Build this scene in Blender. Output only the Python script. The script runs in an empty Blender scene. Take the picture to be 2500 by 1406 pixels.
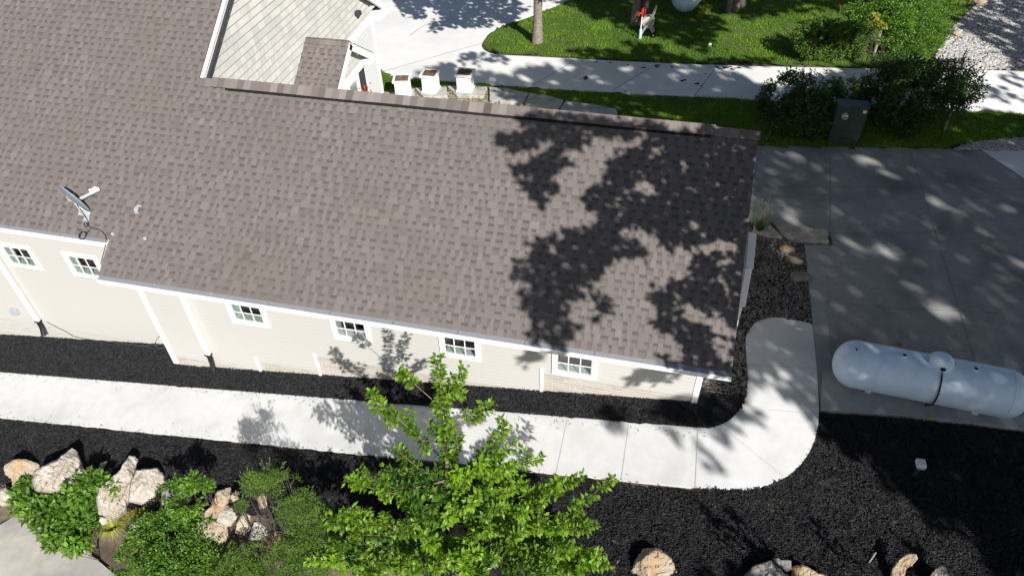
import bpy, bmesh, math, random
import numpy as np
from mathutils import Vector, Matrix

random.seed(7)
rng = np.random.default_rng(7)
sc = bpy.context.scene
col = sc.collection

# ------------------------------------------------------------------ camera
CAM = np.array([-1.636867622,-8.484407639,9.283227848])
ROT = np.array([[0.974792896,0.222222569,-0.019898245],[0.136585449,-0.664894915,-0.734342677],[-0.176417758,0.713114214,-0.678487209]])            # rows: image right, image down, forward
FPX = 1766.7008                        # focal length in px of a 2500 px wide picture
PHI = 0.59652175                        # roof pitch
cd = bpy.data.cameras.new('camera'); cam = bpy.data.objects.new('camera', cd); col.objects.link(cam)
cd.sensor_width = 36; cd.lens = FPX/2500*36; cd.clip_start = .1; cd.clip_end = 600
m = Matrix.Identity(4)
for i in range(3):
    m[i][0] = ROT[0][i]; m[i][1] = -ROT[1][i]; m[i][2] = -ROT[2][i]; m[i][3] = CAM[i]
cam.matrix_world = m
sc.camera = cam

# ------------------------------------------------------------------ light
AZ, EL = math.radians(130), math.radians(35)          # direction the shadows run, sun elevation
SUN = np.array([-math.cos(AZ)*math.cos(EL), -math.sin(AZ)*math.cos(EL), math.sin(EL)])
w = bpy.data.worlds.new('World'); sc.world = w; w.use_nodes = True
nt = w.node_tree; bg = nt.nodes['Background']
sky = nt.nodes.new('ShaderNodeTexSky'); sky.sky_type = 'NISHITA'; sky.sun_disc = False
sky.sun_elevation = EL; sky.sun_rotation = math.atan2(SUN[0], SUN[1])
nt.links.new(sky.outputs[0], bg.inputs[0]); bg.inputs[1].default_value = .05
sl = bpy.data.lights.new('sun', 'SUN'); so = bpy.data.objects.new('sun', sl); col.objects.link(so)
sl.energy = 5; sl.angle = math.radians(.55); sl.color = (1, .965, .93)
so.rotation_euler = Vector(SUN).to_track_quat('Z', 'Y').to_euler(); so.location = (10, -20, 20)
sc.view_settings.view_transform = 'Standard'; sc.view_settings.look = 'None'
sc.view_settings.gamma = 1; sc.view_settings.exposure = .55

# ------------------------------------------------------------------ helpers
def tag(o, label=None, cat=None, group=None, kind=None):
    if label: o['label'] = label
    if cat: o['category'] = cat
    if group: o['group'] = group
    if kind: o['kind'] = kind
    return o

def empty(name, loc, rz=0, **k):
    o = bpy.data.objects.new(name, None); o.location = loc; o.rotation_euler = (0, 0, rz)
    o.empty_display_size = .2; col.objects.link(o); tag(o, **k); return o

def wloc(o):
    return np.zeros(3) if o is None else np.array(o.location) + wloc(o.parent)

class MB:
    def __init__(s): s.v = []; s.f = []; s.a = []; s.n = 0
    def add(s, V, F, a=.5):
        V = np.asarray(V, float).reshape(-1, 3); F = np.asarray(F, int)
        if len(F) == 0: return s
        s.v.append(V); s.f.append(F+s.n); s.n += len(V)
        s.a.append(np.broadcast_to(np.asarray(a, float), (len(F),)).copy()); return s
    def quad(s, a, b, c, d, v=.5): return s.add([a, b, c, d], [[0, 1, 2, 3]], v)
    def box(s, c, d, rz=0, v=.5, axes=None):
        c = np.array(c, float); h = np.array(d, float)/2
        P = np.array([[x, y, z] for x in (-1, 1) for y in (-1, 1) for z in (-1, 1)])*h
        if axes is not None: P = P @ np.array(axes)
        elif rz:
            cr, sr = math.cos(rz), math.sin(rz); P = P @ np.array([[cr, sr, 0], [-sr, cr, 0], [0, 0, 1]])
        return s.add(P+c, [[0, 1, 3, 2], [4, 6, 7, 5], [0, 4, 5, 1], [2, 3, 7, 6], [0, 2, 6, 4], [1, 5, 7, 3]], v)
    def bb(s, x0, x1, y0, y1, z0, z1, v=.5): return s.box(((x0+x1)/2, (y0+y1)/2, (z0+z1)/2), (x1-x0, y1-y0, z1-z0), v=v)
    def tube(s, pts, r, k=8, v=.5, cap=True):
        pts = [np.array(p, float) for p in pts]; n = len(pts)
        R = np.broadcast_to(np.asarray(r, float), (n,)); V = []
        up = np.array([.13, .21, .97])
        for i, p in enumerate(pts):
            t = pts[min(i+1, n-1)]-pts[max(i-1, 0)]; t = t/(np.linalg.norm(t)+1e-9)
            a = np.cross(t, up)
            if np.linalg.norm(a) < .1: a = np.cross(t, [1, 0, 0])
            a /= np.linalg.norm(a); b = np.cross(t, a); up = np.cross(a, t) if abs(np.dot(up, t)) < .9 else up
            for j in range(k):
                q = 2*math.pi*j/k; V.append(p+R[i]*(a*math.cos(q)+b*math.sin(q)))
        F = [[i*k+j, i*k+(j+1) % k, (i+1)*k+(j+1) % k, (i+1)*k+j] for i in range(n-1) for j in range(k)]
        s.add(V, F, v)
        if cap:
            for i in (0, n-1):
                c = len(V); ring = [V[i*k+j] for j in range(k)]
                s.add(ring+[pts[i]], [[j, (j+1) % k, k] for j in range(k)], v)
        return s
    def lathe(s, prof, c=(0, 0, 0), k=24, v=.5, axes=None):
        V = []; n = len(prof)
        for (r, z) in prof:
            for j in range(k):
                q = 2*math.pi*j/k; V.append((r*math.cos(q), r*math.sin(q), z))
        V = np.array(V)
        if axes is not None: V = V @ np.array(axes)
        F = [[i*k+j, i*k+(j+1) % k, (i+1)*k+(j+1) % k, (i+1)*k+j] for i in range(n-1) for j in range(k)]
        return s.add(V+np.array(c), F, v)
    def build(s, name, mat, parent=None, local=False, smooth=False, bevel=0, **k):
        V = np.concatenate(s.v)
        if parent is not None and not local: V = V-wloc(parent)
        me = bpy.data.meshes.new(name)
        me.vertices.add(len(V)); me.vertices.foreach_set('co', V.astype(np.float32).ravel())
        L = np.concatenate([f.ravel() for f in s.f]); cnt = np.concatenate([np.full(len(f), f.shape[1]) for f in s.f])
        me.loops.add(len(L)); me.loops.foreach_set('vertex_index', L.astype(np.int32))
        st = np.concatenate([[0], np.cumsum(cnt)[:-1]])
        me.polygons.add(len(cnt)); me.polygons.foreach_set('loop_start', st.astype(np.int32)); me.polygons.foreach_set('loop_total', cnt.astype(np.int32))
        me.polygons.foreach_set('use_smooth', np.full(len(cnt), smooth))
        at = me.attributes.new('v', 'FLOAT', 'FACE'); at.data.foreach_set('value', np.concatenate(s.a).astype(np.float32))
        me.update(calc_edges=True); me.validate()
        o = bpy.data.objects.new(name, me); col.objects.link(o)
        if parent is not None: o.parent = parent
        me.materials.append(mat)
        if bevel:
            b = o.modifiers.new('bevel', 'BEVEL'); b.width = bevel; b.segments = 2; b.limit_method = 'ANGLE'
        tag(o, **k); return o

def bmbuild(bm, name, mat, parent=None, smooth=False, **k):
    me = bpy.data.meshes.new(name); bm.to_mesh(me); bm.free()
    if parent is not None: me.transform(Matrix.Translation(Vector(-wloc(parent))))
    if smooth: me.polygons.foreach_set('use_smooth', [True]*len(me.polygons))
    o = bpy.data.objects.new(name, me); col.objects.link(o); o.parent = parent
    me.materials.append(mat); tag(o, **k); return o

# pixel of the 2500 px wide picture -> point on a plane n.P = d
def ray(x, y): return ROT.T @ np.array([(x-1250)/FPX, (y-703)/FPX, 1.])
def onp(x, y, n, d):
    r = ray(x, y); n = np.array(n, float); return CAM+r*((d-n@CAM)/(n@r))
def proj(P):
    P = np.asarray(P, float).reshape(-1, 3); q = (P-CAM) @ ROT.T
    dz = q[:, 2]; s = np.where(np.abs(dz) < 1e-6, 1e-6, dz)
    return 1250+FPX*q[:, 0]/s, 703+FPX*q[:, 1]/s, dz
def gz0(x, y):
    x = np.asarray(x, float); y = np.asarray(y, float)
    m_ = -.2*np.logaddexp(0, -x/.2)
    t = np.clip((y-2.5)/6.5, 0, 1); t = t*t*(3-2*t)
    return -1.65+(.143*(1-t)+.093*t)*m_
def gz(x, y):
    y = np.asarray(y, float); x = np.asarray(x, float)
    lf_ = np.clip((-7-x)/2, 0, 1); t = np.clip((-2.95+.37*lf_+.06*np.sin(x*1.7)-y)/(.75-.3*lf_), 0, 1); t = t*t*(3-2*t)
    return gz0(x, y)-1.25*t
def gpt(x, y, off=0., f=gz0):
    z = -1.65
    for i in range(60):
        P = onp(x, y, (0, 0, 1), z+off); z = .5*z+.5*float(f(P[0], P[1]))
    return np.array([P[0], P[1], z+off])
def inpoly(X, Y, poly):
    r = np.zeros(X.shape, bool); n = len(poly)
    for i in range(n):
        x1, y1 = poly[i]; x2, y2 = poly[(i+1) % n]
        if y1 == y2: continue
        c = ((Y >= min(y1, y2)) & (Y < max(y1, y2))) & (X < (x2-x1)*(Y-y1)/(y2-y1)+x1); r ^= c
    return r
def vnoise(X, Y, s=1., seed=0):
    X = np.asarray(X)*s; Y = np.asarray(Y)*s; xi = np.floor(X).astype(int); yi = np.floor(Y).astype(int)
    def h(a, b):
        n = np.sin(a*127.1+b*311.7+seed*74.7)*43758.5453; return n-np.floor(n)
    u = X-xi; v = Y-yi; u = u*u*(3-2*u); v = v*v*(3-2*v)
    return (h(xi, yi)*(1-u)+h(xi+1, yi)*u)*(1-v)+(h(xi, yi+1)*(1-u)+h(xi+1, yi+1)*u)*v

# ------------------------------------------------------------------ materials
def mat(name, c0, c1=None, rough=.7, scale=8, bump=0., bscale=None, attr=None, spec=.3, metal=0, trans=0, detail=6, c2=None, s2=.6, f2=.5, dist=.01):
    """base colour mixes c0..c1 by noise (or by the face value 'v' when attr); optional second large-scale tone c2"""
    M_ = bpy.data.materials.new(name); M_.use_nodes = True; t = M_.node_tree; n = t.nodes; l = t.links
    b = n['Principled BSDF']; b.inputs['Roughness'].default_value = rough; b.inputs['Specular IOR Level'].default_value = spec
    b.inputs['Metallic'].default_value = metal
    tc = n.new('ShaderNodeTexCoord')
    c1 = c1 or c0
    nz = n.new('ShaderNodeTexNoise'); nz.inputs['Scale'].default_value = scale; nz.inputs['Detail'].default_value = detail; nz.inputs['Roughness'].default_value = .65
    l.new(tc.outputs['Object'], nz.inputs['Vector'])
    rp = n.new('ShaderNodeValToRGB'); rp.color_ramp.elements[0].color = (*c0, 1); rp.color_ramp.elements[1].color = (*c1, 1)
    if attr is None:
        rp.color_ramp.elements[0].position = .35; rp.color_ramp.elements[1].position = .65
        l.new(nz.outputs[0], rp.inputs[0])
    else:
        at = n.new('ShaderNodeAttribute'); at.attribute_name = 'v'
        mm = n.new('ShaderNodeMath'); mm.operation = 'MULTIPLY_ADD'; mm.inputs[1].default_value = attr
        l.new(nz.outputs[0], mm.inputs[0]); 
        m2 = n.new('ShaderNodeMath'); m2.operation = 'SUBTRACT'; m2.inputs[1].default_value = attr*.5
        l.new(at.outputs['Fac'], mm.inputs[2]); l.new(mm.outputs[0], m2.inputs[0]); l.new(m2.outputs[0], rp.inputs[0])
    out = rp.outputs[0]
    if c2:
        nb = n.new('ShaderNodeTexNoise'); nb.inputs['Scale'].default_value = s2; nb.inputs['Detail'].default_value = 5
        l.new(tc.outputs['Object'], nb.inputs['Vector'])
        r2 = n.new('ShaderNodeValToRGB'); r2.color_ramp.elements[0].position = .48; r2.color_ramp.elements[1].position = .68
        r2.color_ramp.elements[1].color = (f2, f2, f2, 1); l.new(nb.outputs[0], r2.inputs[0])
        mx = n.new('ShaderNodeMix'); mx.data_type = 'RGBA'; mx.inputs[7].default_value = (*c2, 1)
        l.new(r2.outputs[0], mx.inputs[0]); l.new(out, mx.inputs[6]); out = mx.outputs[2]
    l.new(out, b.inputs['Base Color'])
    if bump:
        nb = n.new('ShaderNodeTexNoise'); nb.inputs['Scale'].default_value = bscale or scale*4; nb.inputs['Detail'].default_value = 5
        l.new(tc.outputs['Object'], nb.inputs['Vector'])
        bp = n.new('ShaderNodeBump'); bp.inputs['Strength'].default_value = bump; bp.inputs['Distance'].default_value = dist
        l.new(nb.outputs[0], bp.inputs['Height']); l.new(bp.outputs[0], b.inputs['Normal'])
    if trans:
        tr = n.new('ShaderNodeBsdfTranslucent'); mx = n.new('ShaderNodeMixShader'); mx.inputs[0].default_value = trans
        hs = n.new('ShaderNodeMix'); hs.data_type = 'RGBA'; hs.blend_type = 'MULTIPLY'; hs.inputs[0].default_value = 1; hs.inputs[7].default_value = (1.5, 1.6, .6, 1)
        l.new(out, hs.inputs[6]); l.new(hs.outputs[2], tr.inputs[0])
        l.new(b.outputs[0], mx.inputs[1]); l.new(tr.outputs[0], mx.inputs[2]); l.new(mx.outputs[0], n['Material Output'].inputs[0])
    return M_

M = dict(
 shingle=mat('shingle', (.063, .056, .052), (.216, .190, .178), .92, 90, .35, 220, attr=.32, spec=.1, c2=(.125, .115, .098), s2=.55, f2=.30),
 ridge=mat('ridge_shingle', (.09, .075, .069), (.235, .205, .19), .92, 90, .35, 220, attr=.3, spec=.1),
 black=mat('black_vent', (.012, .011, .012), rough=.6, scale=30),
 siding=mat('cream_siding', (.40, .39, .36), (.485, .475, .44), .5, 6, .05, 60, attr=.08),
 wsiding=mat('white_siding', (.40, .41, .42), (.62, .625, .62), .5, 6, .05, 60, attr=.08),
 shake=mat('pale_shake', (.36, .36, .335), (.62, .61, .565), .7, 25, .2, 80, attr=.25),
 brick=mat('cream_brick', (.38, .35, .31), (.46, .43, .385), .85, 20, .3, 120, attr=.4),
 mortar=mat('mortar', (.62, .58, .50), rough=.95, scale=30),
 white=mat('white_paint', (.80, .80, .79), (.84, .84, .83), .4, 6),
 gguard=mat('grey_gutter_guard', (.33, .34, .36), (.40, .41, .43), .4, 40, metal=.4),
 glass=None,
 blind=mat('pale_blind', (.40, .45, .42), (.48, .53, .50), .6, 10),
 dark=mat('dark_interior', (.055, .055, .062), (.09, .09, .10), .7, 4),
 walk=mat('new_concrete', (.625, .63, .62), (.69, .69, .675), .8, 5, .25, 120, c2=(.54, .54, .52), s2=1.3, f2=.75),
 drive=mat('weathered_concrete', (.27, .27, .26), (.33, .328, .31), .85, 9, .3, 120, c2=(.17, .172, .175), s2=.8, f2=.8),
 dstrip=mat('pad_concrete', (.29, .295, .29), (.35, .352, .34), .85, 5, .2, 90, c2=(.22, .225, .23), s2=.9, f2=.7),
 fdrive=mat('pale_drive_concrete', (.72, .715, .69), (.78, .775, .75), .8, 1.4, .15, 60, c2=(.62, .60, .56), s2=.45, f2=.5),
 slab=mat('old_slab_concrete', (.43, .40, .35), (.54, .51, .45), .9, 3, .3, 60, c2=(.27, .28, .28), s2=.9, f2=.9),
 wjoint=mat('tooled_joint', (.34, .34, .33), rough=.95, scale=40),
 joint=mat('joint_dirt', (.10, .10, .10), rough=.95, scale=40),
 mulch=mat('black_mulch', (.008, .008, .009), (.02, .019, .02), .95, 60, .8, 150, spec=.15, dist=.03),
 chip=mat('mulch_chip', (.005, .005, .006), (.046, .047, .051), .8, 60, attr=.15, spec=.35),
 soil=mat('soil', (.10, .075, .055), (.16, .125, .095), .95, 12, .6, 60, dist=.03),
 lawn=mat('lawn_ground', (.04, .08, .012), (.08, .14, .02), .95, 12, .6, 80, c2=(.09, .09, .035), s2=1.2, f2=.5, dist=.03),
 grass=mat('grass_blade', (.065, .145, .012), (.25, .41, .035), .55, 3, attr=.5, trans=.3, spec=.3),
 pebble=mat('river_pebble', (.025, .025, .026), (.30, .27, .245), .55, 30, attr=.2),
 pebble2=mat('mixed_pebble', (.12, .09, .065), (.50, .42, .34), .6, 30, attr=.2),
 wgravel=mat('white_gravel', (.24, .225, .21), (.66, .64, .61), .85, 30, attr=.2),
 gbase=mat('gravel_base', (.02, .02, .02), (.04, .037, .035), .95, 60),
 wgbase=mat('pale_gravel_base', (.22, .21, .20), (.32, .30, .29), .95, 60, .5),
 lime=mat('limestone', (.36, .35, .32), (.52, .50, .45), .9, 4, .6, 25, c2=(.22, .22, .22), s2=2.5, f2=.7, dist=.02),
 rock=mat('tan_boulder', (.28, .22, .15), (.50, .435, .34), .9, 3, .8, 14, c2=(.38, .25, .11), s2=2.2, f2=.75, dist=.09),
 rockp=mat('pale_boulder', (.33, .30, .25), (.52, .48, .42), .9, 5, .9, 14, c2=(.34, .27, .18), s2=2.6, f2=.7, dist=.09),
 rockg=mat('grey_boulder', (.13, .13, .13), (.25, .24, .225), .9, 4, .8, 14, c2=(.42, .38, .30), s2=1.5, f2=.6, dist=.05),
 stone_=mat('brown_stone', (.14, .11, .075), (.24, .19, .14), .9, 5, .6, 20),
 bark=mat('grey_bark', (.16, .135, .11), (.30, .265, .22), .95, 14, 1., 30, dist=.03),
 dbark=mat('dark_bark', (.07, .06, .05), (.14, .12, .10), .95, 14, 1., 30, dist=.03),
 twig=mat('young_bark', (.15, .11, .07), (.26, .2, .13), .8, 30),
 pear=mat('bright_leaf', (.018, .070, .008), (.225, .385, .022), .42, 6, attr=.25, trans=.38, spec=.45),
 leaf=mat('mid_leaf', (.025, .075, .010), (.17, .32, .03), .45, 6, attr=.25, trans=.3, spec=.4),
 fine=mat('fine_leaf', (.030, .070, .012), (.16, .27, .04), .6, 6, attr=.25, trans=.25),
 bush=mat('dark_bush_leaf', (.022, .055, .014), (.085, .16, .032), .5, 6, attr=.3, trans=.2, spec=.35),
 tall=mat('canopy_leaf', (.02, .05, .012), (.06, .12, .02), .6, 6, attr=.3, trans=.1),
 ylow=mat('yellow_green_leaf', (.12, .18, .02), (.42, .40, .06), .5, 6, attr=.2, trans=.3),
 plume=mat('grass_plume', (.05, .047, .04), (.11, .105, .095), .8, 20, attr=.2),
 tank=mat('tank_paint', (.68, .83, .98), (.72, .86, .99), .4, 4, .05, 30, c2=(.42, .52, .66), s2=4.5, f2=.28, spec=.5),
 rub=mat('black_rubber', (.012, .012, .014), rough=.45, scale=20),
 metal=mat('galvanised_metal', (.42, .45, .46), (.52, .55, .55), .4, 20, metal=.3),
 dishm=mat('grey_dish', (.22, .25, .29), (.28, .31, .35), .35, 10),
 red=mat('red_paint', (.42, .03, .02), (.55, .05, .03), .4, 10),
 pipe=mat('pale_blue_pipe', (.42, .62, .60), (.52, .70, .68), .4, 10),
 beige=mat('beige_plastic', (.50, .47, .42), (.58, .55, .50), .45, 10),
 green=mat('dark_green_metal', (.022, .045, .033), (.033, .06, .044), .45, 10, spec=.5),
 stake=mat('green_plastic', (.02, .12, .07), (.03, .16, .09), .4, 10),
 wood=mat('grey_wood', (.24, .20, .155), (.36, .31, .24), .85, 10, .4, 30),
 timber=mat('pale_timber', (.34, .31, .25), (.44, .40, .33), .85, 10, .4, 30),
 orange=mat('orange_marking_paint', (.38, .11, .05), (.30, .13, .08), .8, 40),
 psoil=mat('planter_soil', (.10, .062, .035), (.21, .135, .085), .95, 60, 1., 100, dist=.02),
 flower=mat('red_petal', (.45, .02, .03), (.60, .10, .08), .6, 20),
 stain=mat('dark_stain', (.085, .075, .066), (.13, .115, .10), .95, 30),
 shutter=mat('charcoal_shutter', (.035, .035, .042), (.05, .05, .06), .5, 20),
)
g = bpy.data.materials.new('window_glass'); g.use_nodes = True; n = g.node_tree.nodes; l = g.node_tree.links
n.remove(n['Principled BSDF']); a = n.new('ShaderNodeBsdfTransparent'); a.inputs[0].default_value = (.82, .88, .86, 1)
b = n.new('ShaderNodeBsdfGlossy'); b.inputs['Roughness'].default_value = .03
fr = n.new('ShaderNodeLayerWeight'); fr.inputs[0].default_value = .22; mx = n.new('ShaderNodeMixShader')
l.new(fr.outputs['Facing'], mx.inputs[0]); l.new(a.outputs[0], mx.inputs[1]); l.new(b.outputs[0], mx.inputs[2]); l.new(mx.outputs[0], n['Material Output'].inputs[0])
M['glass'] = g

# ------------------------------------------------------------------ ground and paving
def struct(o): o['kind'] = 'structure'; return o
gx = np.unique(np.concatenate([np.arange(-200, -24, 8.), np.arange(-24, 12, .25), np.arange(12, 200, 8.)]))
gy = np.unique(np.concatenate([np.arange(-60, -8, 4.), np.arange(-8, 1, .125), np.arange(1, 32, .5), np.arange(32, 260, 8.)]))
X, Y = np.meshgrid(gx, gy, indexing='ij'); Z = gz(np.clip(X, -40, 200), Y)-.05
idx = np.arange(X.size).reshape(X.shape)
F = np.stack([idx[:-1, :-1], idx[1:, :-1], idx[1:, 1:], idx[:-1, 1:]], -1).reshape(-1, 4)
b = MB(); b.add(np.stack([X, Y, Z], -1), F); struct(b.build('ground', M['soil'], smooth=True))

def sheet(name, mt, poly, off=0, res=.1, amp=0., f=gz, tag_kind='structure', edge=.5, extra=None, seed=1):
    """organic ground cover: grid cells whose centres fall in poly (world xy), raised by noise"""
    p = np.array(poly); x0, y0 = p.min(0); x1, y1 = p.max(0)
    xs = np.arange(x0, x1+res, res); ys = np.arange(y0, y1+res, res)
    X, Y = np.meshgrid(xs, ys, indexing='ij')
    j1 = vnoise(X, Y, 7, seed)-.5; j2 = vnoise(X, Y, 7, seed+3)-.5
    Xj = X+j1*res*edge*2; Yj = Y+j2*res*edge*2
    Z = f(Xj, Yj)+off+amp*(vnoise(X, Y, 3, seed)-.5)+amp*.7*(vnoise(X, Y, 9, seed+5)-.5)
    if extra is not None: Z = Z+extra(Xj, Yj)
    k = inpoly((X[:-1, :-1]+X[1:, 1:])/2, (Y[:-1, :-1]+Y[1:, 1:])/2, poly)
    idx = np.arange(X.size).reshape(X.shape)
    F = np.stack([idx[:-1, :-1], idx[1:, :-1], idx[1:, 1:], idx[:-1, 1:]], -1)[k]
    b = MB(); b.add(np.stack([Xj, Yj, Z], -1), F); o = b.build(name, mt, smooth=True); o['kind'] = tag_kind; return o

def slab(name, mt, poly, top, depth=.12, f=gz0, kind='structure', step=1., **k):
    """flat-topped concrete following the ground, with real sides"""
    bm = bmesh.new(); vs = [bm.verts.new((x, y, 0)) for x, y in poly]; bm.faces.new(vs)
    if bm.faces[:][0].normal.z < 0: bmesh.ops.reverse_faces(bm, faces=bm.faces[:])
    p = np.array(poly)
    cuts = [((cx, 0, 0), (1, 0, 0)) for cx in list(np.arange(math.floor(p[:, 0].min())+1, p[:, 0].max(), step))+[-.5, -.25, .25] if p[:, 0].min() < cx < p[:, 0].max()]
    cuts += [((0, cy, 0), (0, 1, 0)) for cy in np.arange(math.floor(p[:, 1].min())+1, p[:, 1].max(), step*2)]
    for co, no in cuts:
        bmesh.ops.bisect_plane(bm, geom=bm.verts[:]+bm.edges[:]+bm.faces[:], plane_co=co, plane_no=no)
    bm.normal_update()
    for fc in bm.faces:
        if fc.normal.z < 0: fc.normal_flip()
    r = bmesh.ops.extrude_face_region(bm, geom=bm.faces[:])
    nv = {e for e in r['geom'] if isinstance(e, bmesh.types.BMVert)}
    for v in bm.verts: v.co.z = float(f(v.co.x, v.co.y))+top-(0 if v in nv else depth)
    bmesh.ops.recalc_face_normals(bm, faces=bm.faces[:])
    o = bmbuild(bm, name, mt, **k); o['kind'] = kind; return o
def strips(name, mt, lines, off, wd=.014, f=gz0):
    b = MB()
    for (P, Q) in lines:
        P = np.array(P); Q = np.array(Q); L = np.linalg.norm(Q-P); n_ = max(2, int(L/.3)); d_ = (Q-P)/L; q = np.array([-d_[1], d_[0]])*wd/2
        T = np.linspace(0, 1, n_)[:, None]; A = P+(Q-P)*T-q; B = P+(Q-P)*T+q
        V = np.concatenate([np.c_[A, f(A[:, 0], A[:, 1])+off], np.c_[B, f(B[:, 0], B[:, 1])+off]])
        b.add(V, [[i, i+1, n_+i+1, n_+i] for i in range(n_-1)])
    return struct(b.build(name, mt))
def px2w(pts, off=0., f=gz0): return [tuple(gpt(x, y, off, f)[:2]) for x, y in pts]
def smoothpoly(pts, n=6):
    out = []; N = len(pts)
    for i in range(N):
        p0, p1, p2, p3 = [np.array(pts[(i+k) % N], float) for k in (-1, 0, 1, 2)]
        for t in np.linspace(0, 1, n, endpoint=False):
            out.append(tuple(.5*((2*p1)+(-p0+p2)*t+(2*p0-5*p1+4*p2-p3)*t*t+(-p0+3*p1-3*p2+p3)*t**3)))
    return out
def smoothline(pts, n=6):
    out = []; N = len(pts)
    for i in range(N-1):
        p0 = np.array(pts[max(i-1, 0)], float); p1 = np.array(pts[i], float); p2 = np.array(pts[i+1], float); p3 = np.array(pts[min(i+2, N-1)], float)
        for t in np.linspace(0, 1, n, endpoint=False):
            out.append(tuple(.5*((2*p1)+(-p0+p2)*t+(2*p0-5*p1+4*p2-p3)*t*t+(-p0+3*p1-3*p2+p3)*t**3)))
    out.append(tuple(pts[-1])); return out

# the pale walk along the house and round the corner
outer = [(1700, 1190), (1830, 1191), (1905, 1170), (1957, 1130), (1988, 1075), (1999, 1010), (1994, 900), (1983, 792)]
inner = [(1983, 790), (1930, 779), (1885, 775), (1845, 787), (1822, 820), (1822, 870), (1826, 930), (1815, 980), (1785, 1022), (1740, 1042), (1700, 1043)]
wk = [(-26, 0.0), (-.34, 0.)]
po = px2w(smoothline(outer)); pi_ = px2w(smoothline(inner))
walk_poly = [(-26, -1.27)]+po+pi_[1:]+[(-26, .01)]
slab('walk', M['walk'], walk_poly, .0, .14)
jl = []
for x in (1704, 1535, 1385, 1238, 1100):
    P = gpt(x, 1000+(x-1000)*.06)[0]
    jl.append(((P, -1.26), (P, .0)))
jl.append((tuple(gpt(1760, 1040)[:2]), tuple(gpt(1913, 1163)[:2])))
jl.append((tuple(gpt(1825, 890)[:2]), tuple(gpt(1992, 900)[:2])))
jl.append((tuple(gpt(1878, 1000)[:2]), tuple(gpt(1998, 1010)[:2])))
strips('walk_joints', M['wjoint'], jl, .004, .007)

# weathered driveway on the right
dv = [(1866, 356), (2300, 362), (2392, 366), (2500, 440), (2900, 600), (2900, 1130), (2500, 1052), (2240, 1022), (2003, 1003), (1996, 900), (1985, 790), (1965, 597), (2033, 598), (2026, 570), (2020, 566), (1880, 543), (1830, 543), (1800, 420), (1800, 356)]
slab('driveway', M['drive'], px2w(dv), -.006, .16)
dj = [((2027, 364), (2027, 568)), ((2220, 364), (2256, 480)), ((2256, 480), (2380, 880)), ((1800, 455), (2600, 462)), ((2027, 569), (2700, 573)), ((1978, 734), (2200, 752)), ((2200, 752), (2600, 773)), ((1842, 430), (1860, 356)), ((2010, 893), (2100, 898))]
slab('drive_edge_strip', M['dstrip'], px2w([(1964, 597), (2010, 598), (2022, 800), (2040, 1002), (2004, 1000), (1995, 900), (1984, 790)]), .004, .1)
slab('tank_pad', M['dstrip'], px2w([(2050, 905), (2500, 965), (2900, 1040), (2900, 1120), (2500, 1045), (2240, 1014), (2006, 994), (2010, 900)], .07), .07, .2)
strips('driveway_joints', M['joint'], [(gpt(*a)[:2], gpt(*b_)[:2]) for a, b_ in dj], -.001, .008)
slab('side_apron', M['fdrive'], px2w([(2396, 366), (2700, 362), (2900, 590), (2503, 436)]), -.004, .14)

# pale far drive with its wide apron
upper = [(1400, -5), (1290, 40), (1225, 62), (1190, 85), (1176, 108), (1184, 124), (1215, 134), (1290, 138), (1700, 158), (2120, 168), (2400, 172), (2900, 178)]
lower = [(2900, 292), (2500, 275), (2340, 268), (1840, 243), (1600, 232), (1280, 212), (1010, 191), (960, 186), (933, 172), (925, 160)]
fd = px2w(smoothline(upper))+px2w(smoothline(lower, 3))+[(-11.4, 13.2), (-16, 14), (-26, 20), (-24, 34), (-8, 30)]
slab('far_drive', M['fdrive'], fd, .0, .12)
fj = [((920, 180), (1180, 105)), ((1495, 222), (1590, 165)), ((1695, 235), (1745, 170)), ((1300, 210), (1400, 150)), ((2095, 200), (2120, 170)), ((1000, 88), (1040, 60))]
strips('far_drive_joints', M['joint'], [(gpt(*a)[:2], gpt(*b_)[:2]) for a, b_ in fj], .004, .02)

# old slab below the boulders
fz = lambda x, y: gz0(x, y)-1.25
slab('lower_terrace', M['slab'], px2w([(-500, 1560), (-200, 1390), (0, 1283), (75, 1238), (112, 1242), (200, 1335), (285, 1406), (420, 1560)], 0, fz), .03, .15, f=fz)

# lawns
lawn_a = px2w([(1392, 2), (1290, 44), (1225, 66), (1194, 86), (1180, 108), (1190, 124), (1217, 130), (1290, 135), (1700, 155), (2120, 165), (2268, 168), (2292, 118), (2332, 60), (2400, 0), (2440, -60)])+[(16, 40), (-8, 40), (-8.0, 30)]
lawn_b = px2w([(930, 176), (960, 189), (1010, 194), (1280, 215), (1600, 235), (1840, 246), (2340, 271), (2500, 278), (2900, 295), (2900, 330), (2500, 335), (2390, 345), (2300, 362), (1860, 356), (1700, 340)])+[(-1.3, 8.2), (-11.2, 9.2), (-11.3, 12.9)]
sheet('lawn', M['lawn'], lawn_a, .0, .2, .06, seed=3)
sheet('lawn_strip', M['lawn'], lawn_b, .0, .15, .05, seed=5)
sheet('white_gravel_ground', M['wgbase'], px2w([(2270, 170), (2290, 120), (2330, 60), (2400, 0), (2450, -60), (3000, -60), (2900, 172)]), .01, .2, .05, seed=6)
sheet('white_gravel_ground', M['wgbase'], px2w([(2320, 366), (2390, 345), (2500, 336), (2800, 330), (2800, 366)]), .012, .1, .03, seed=8)
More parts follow.
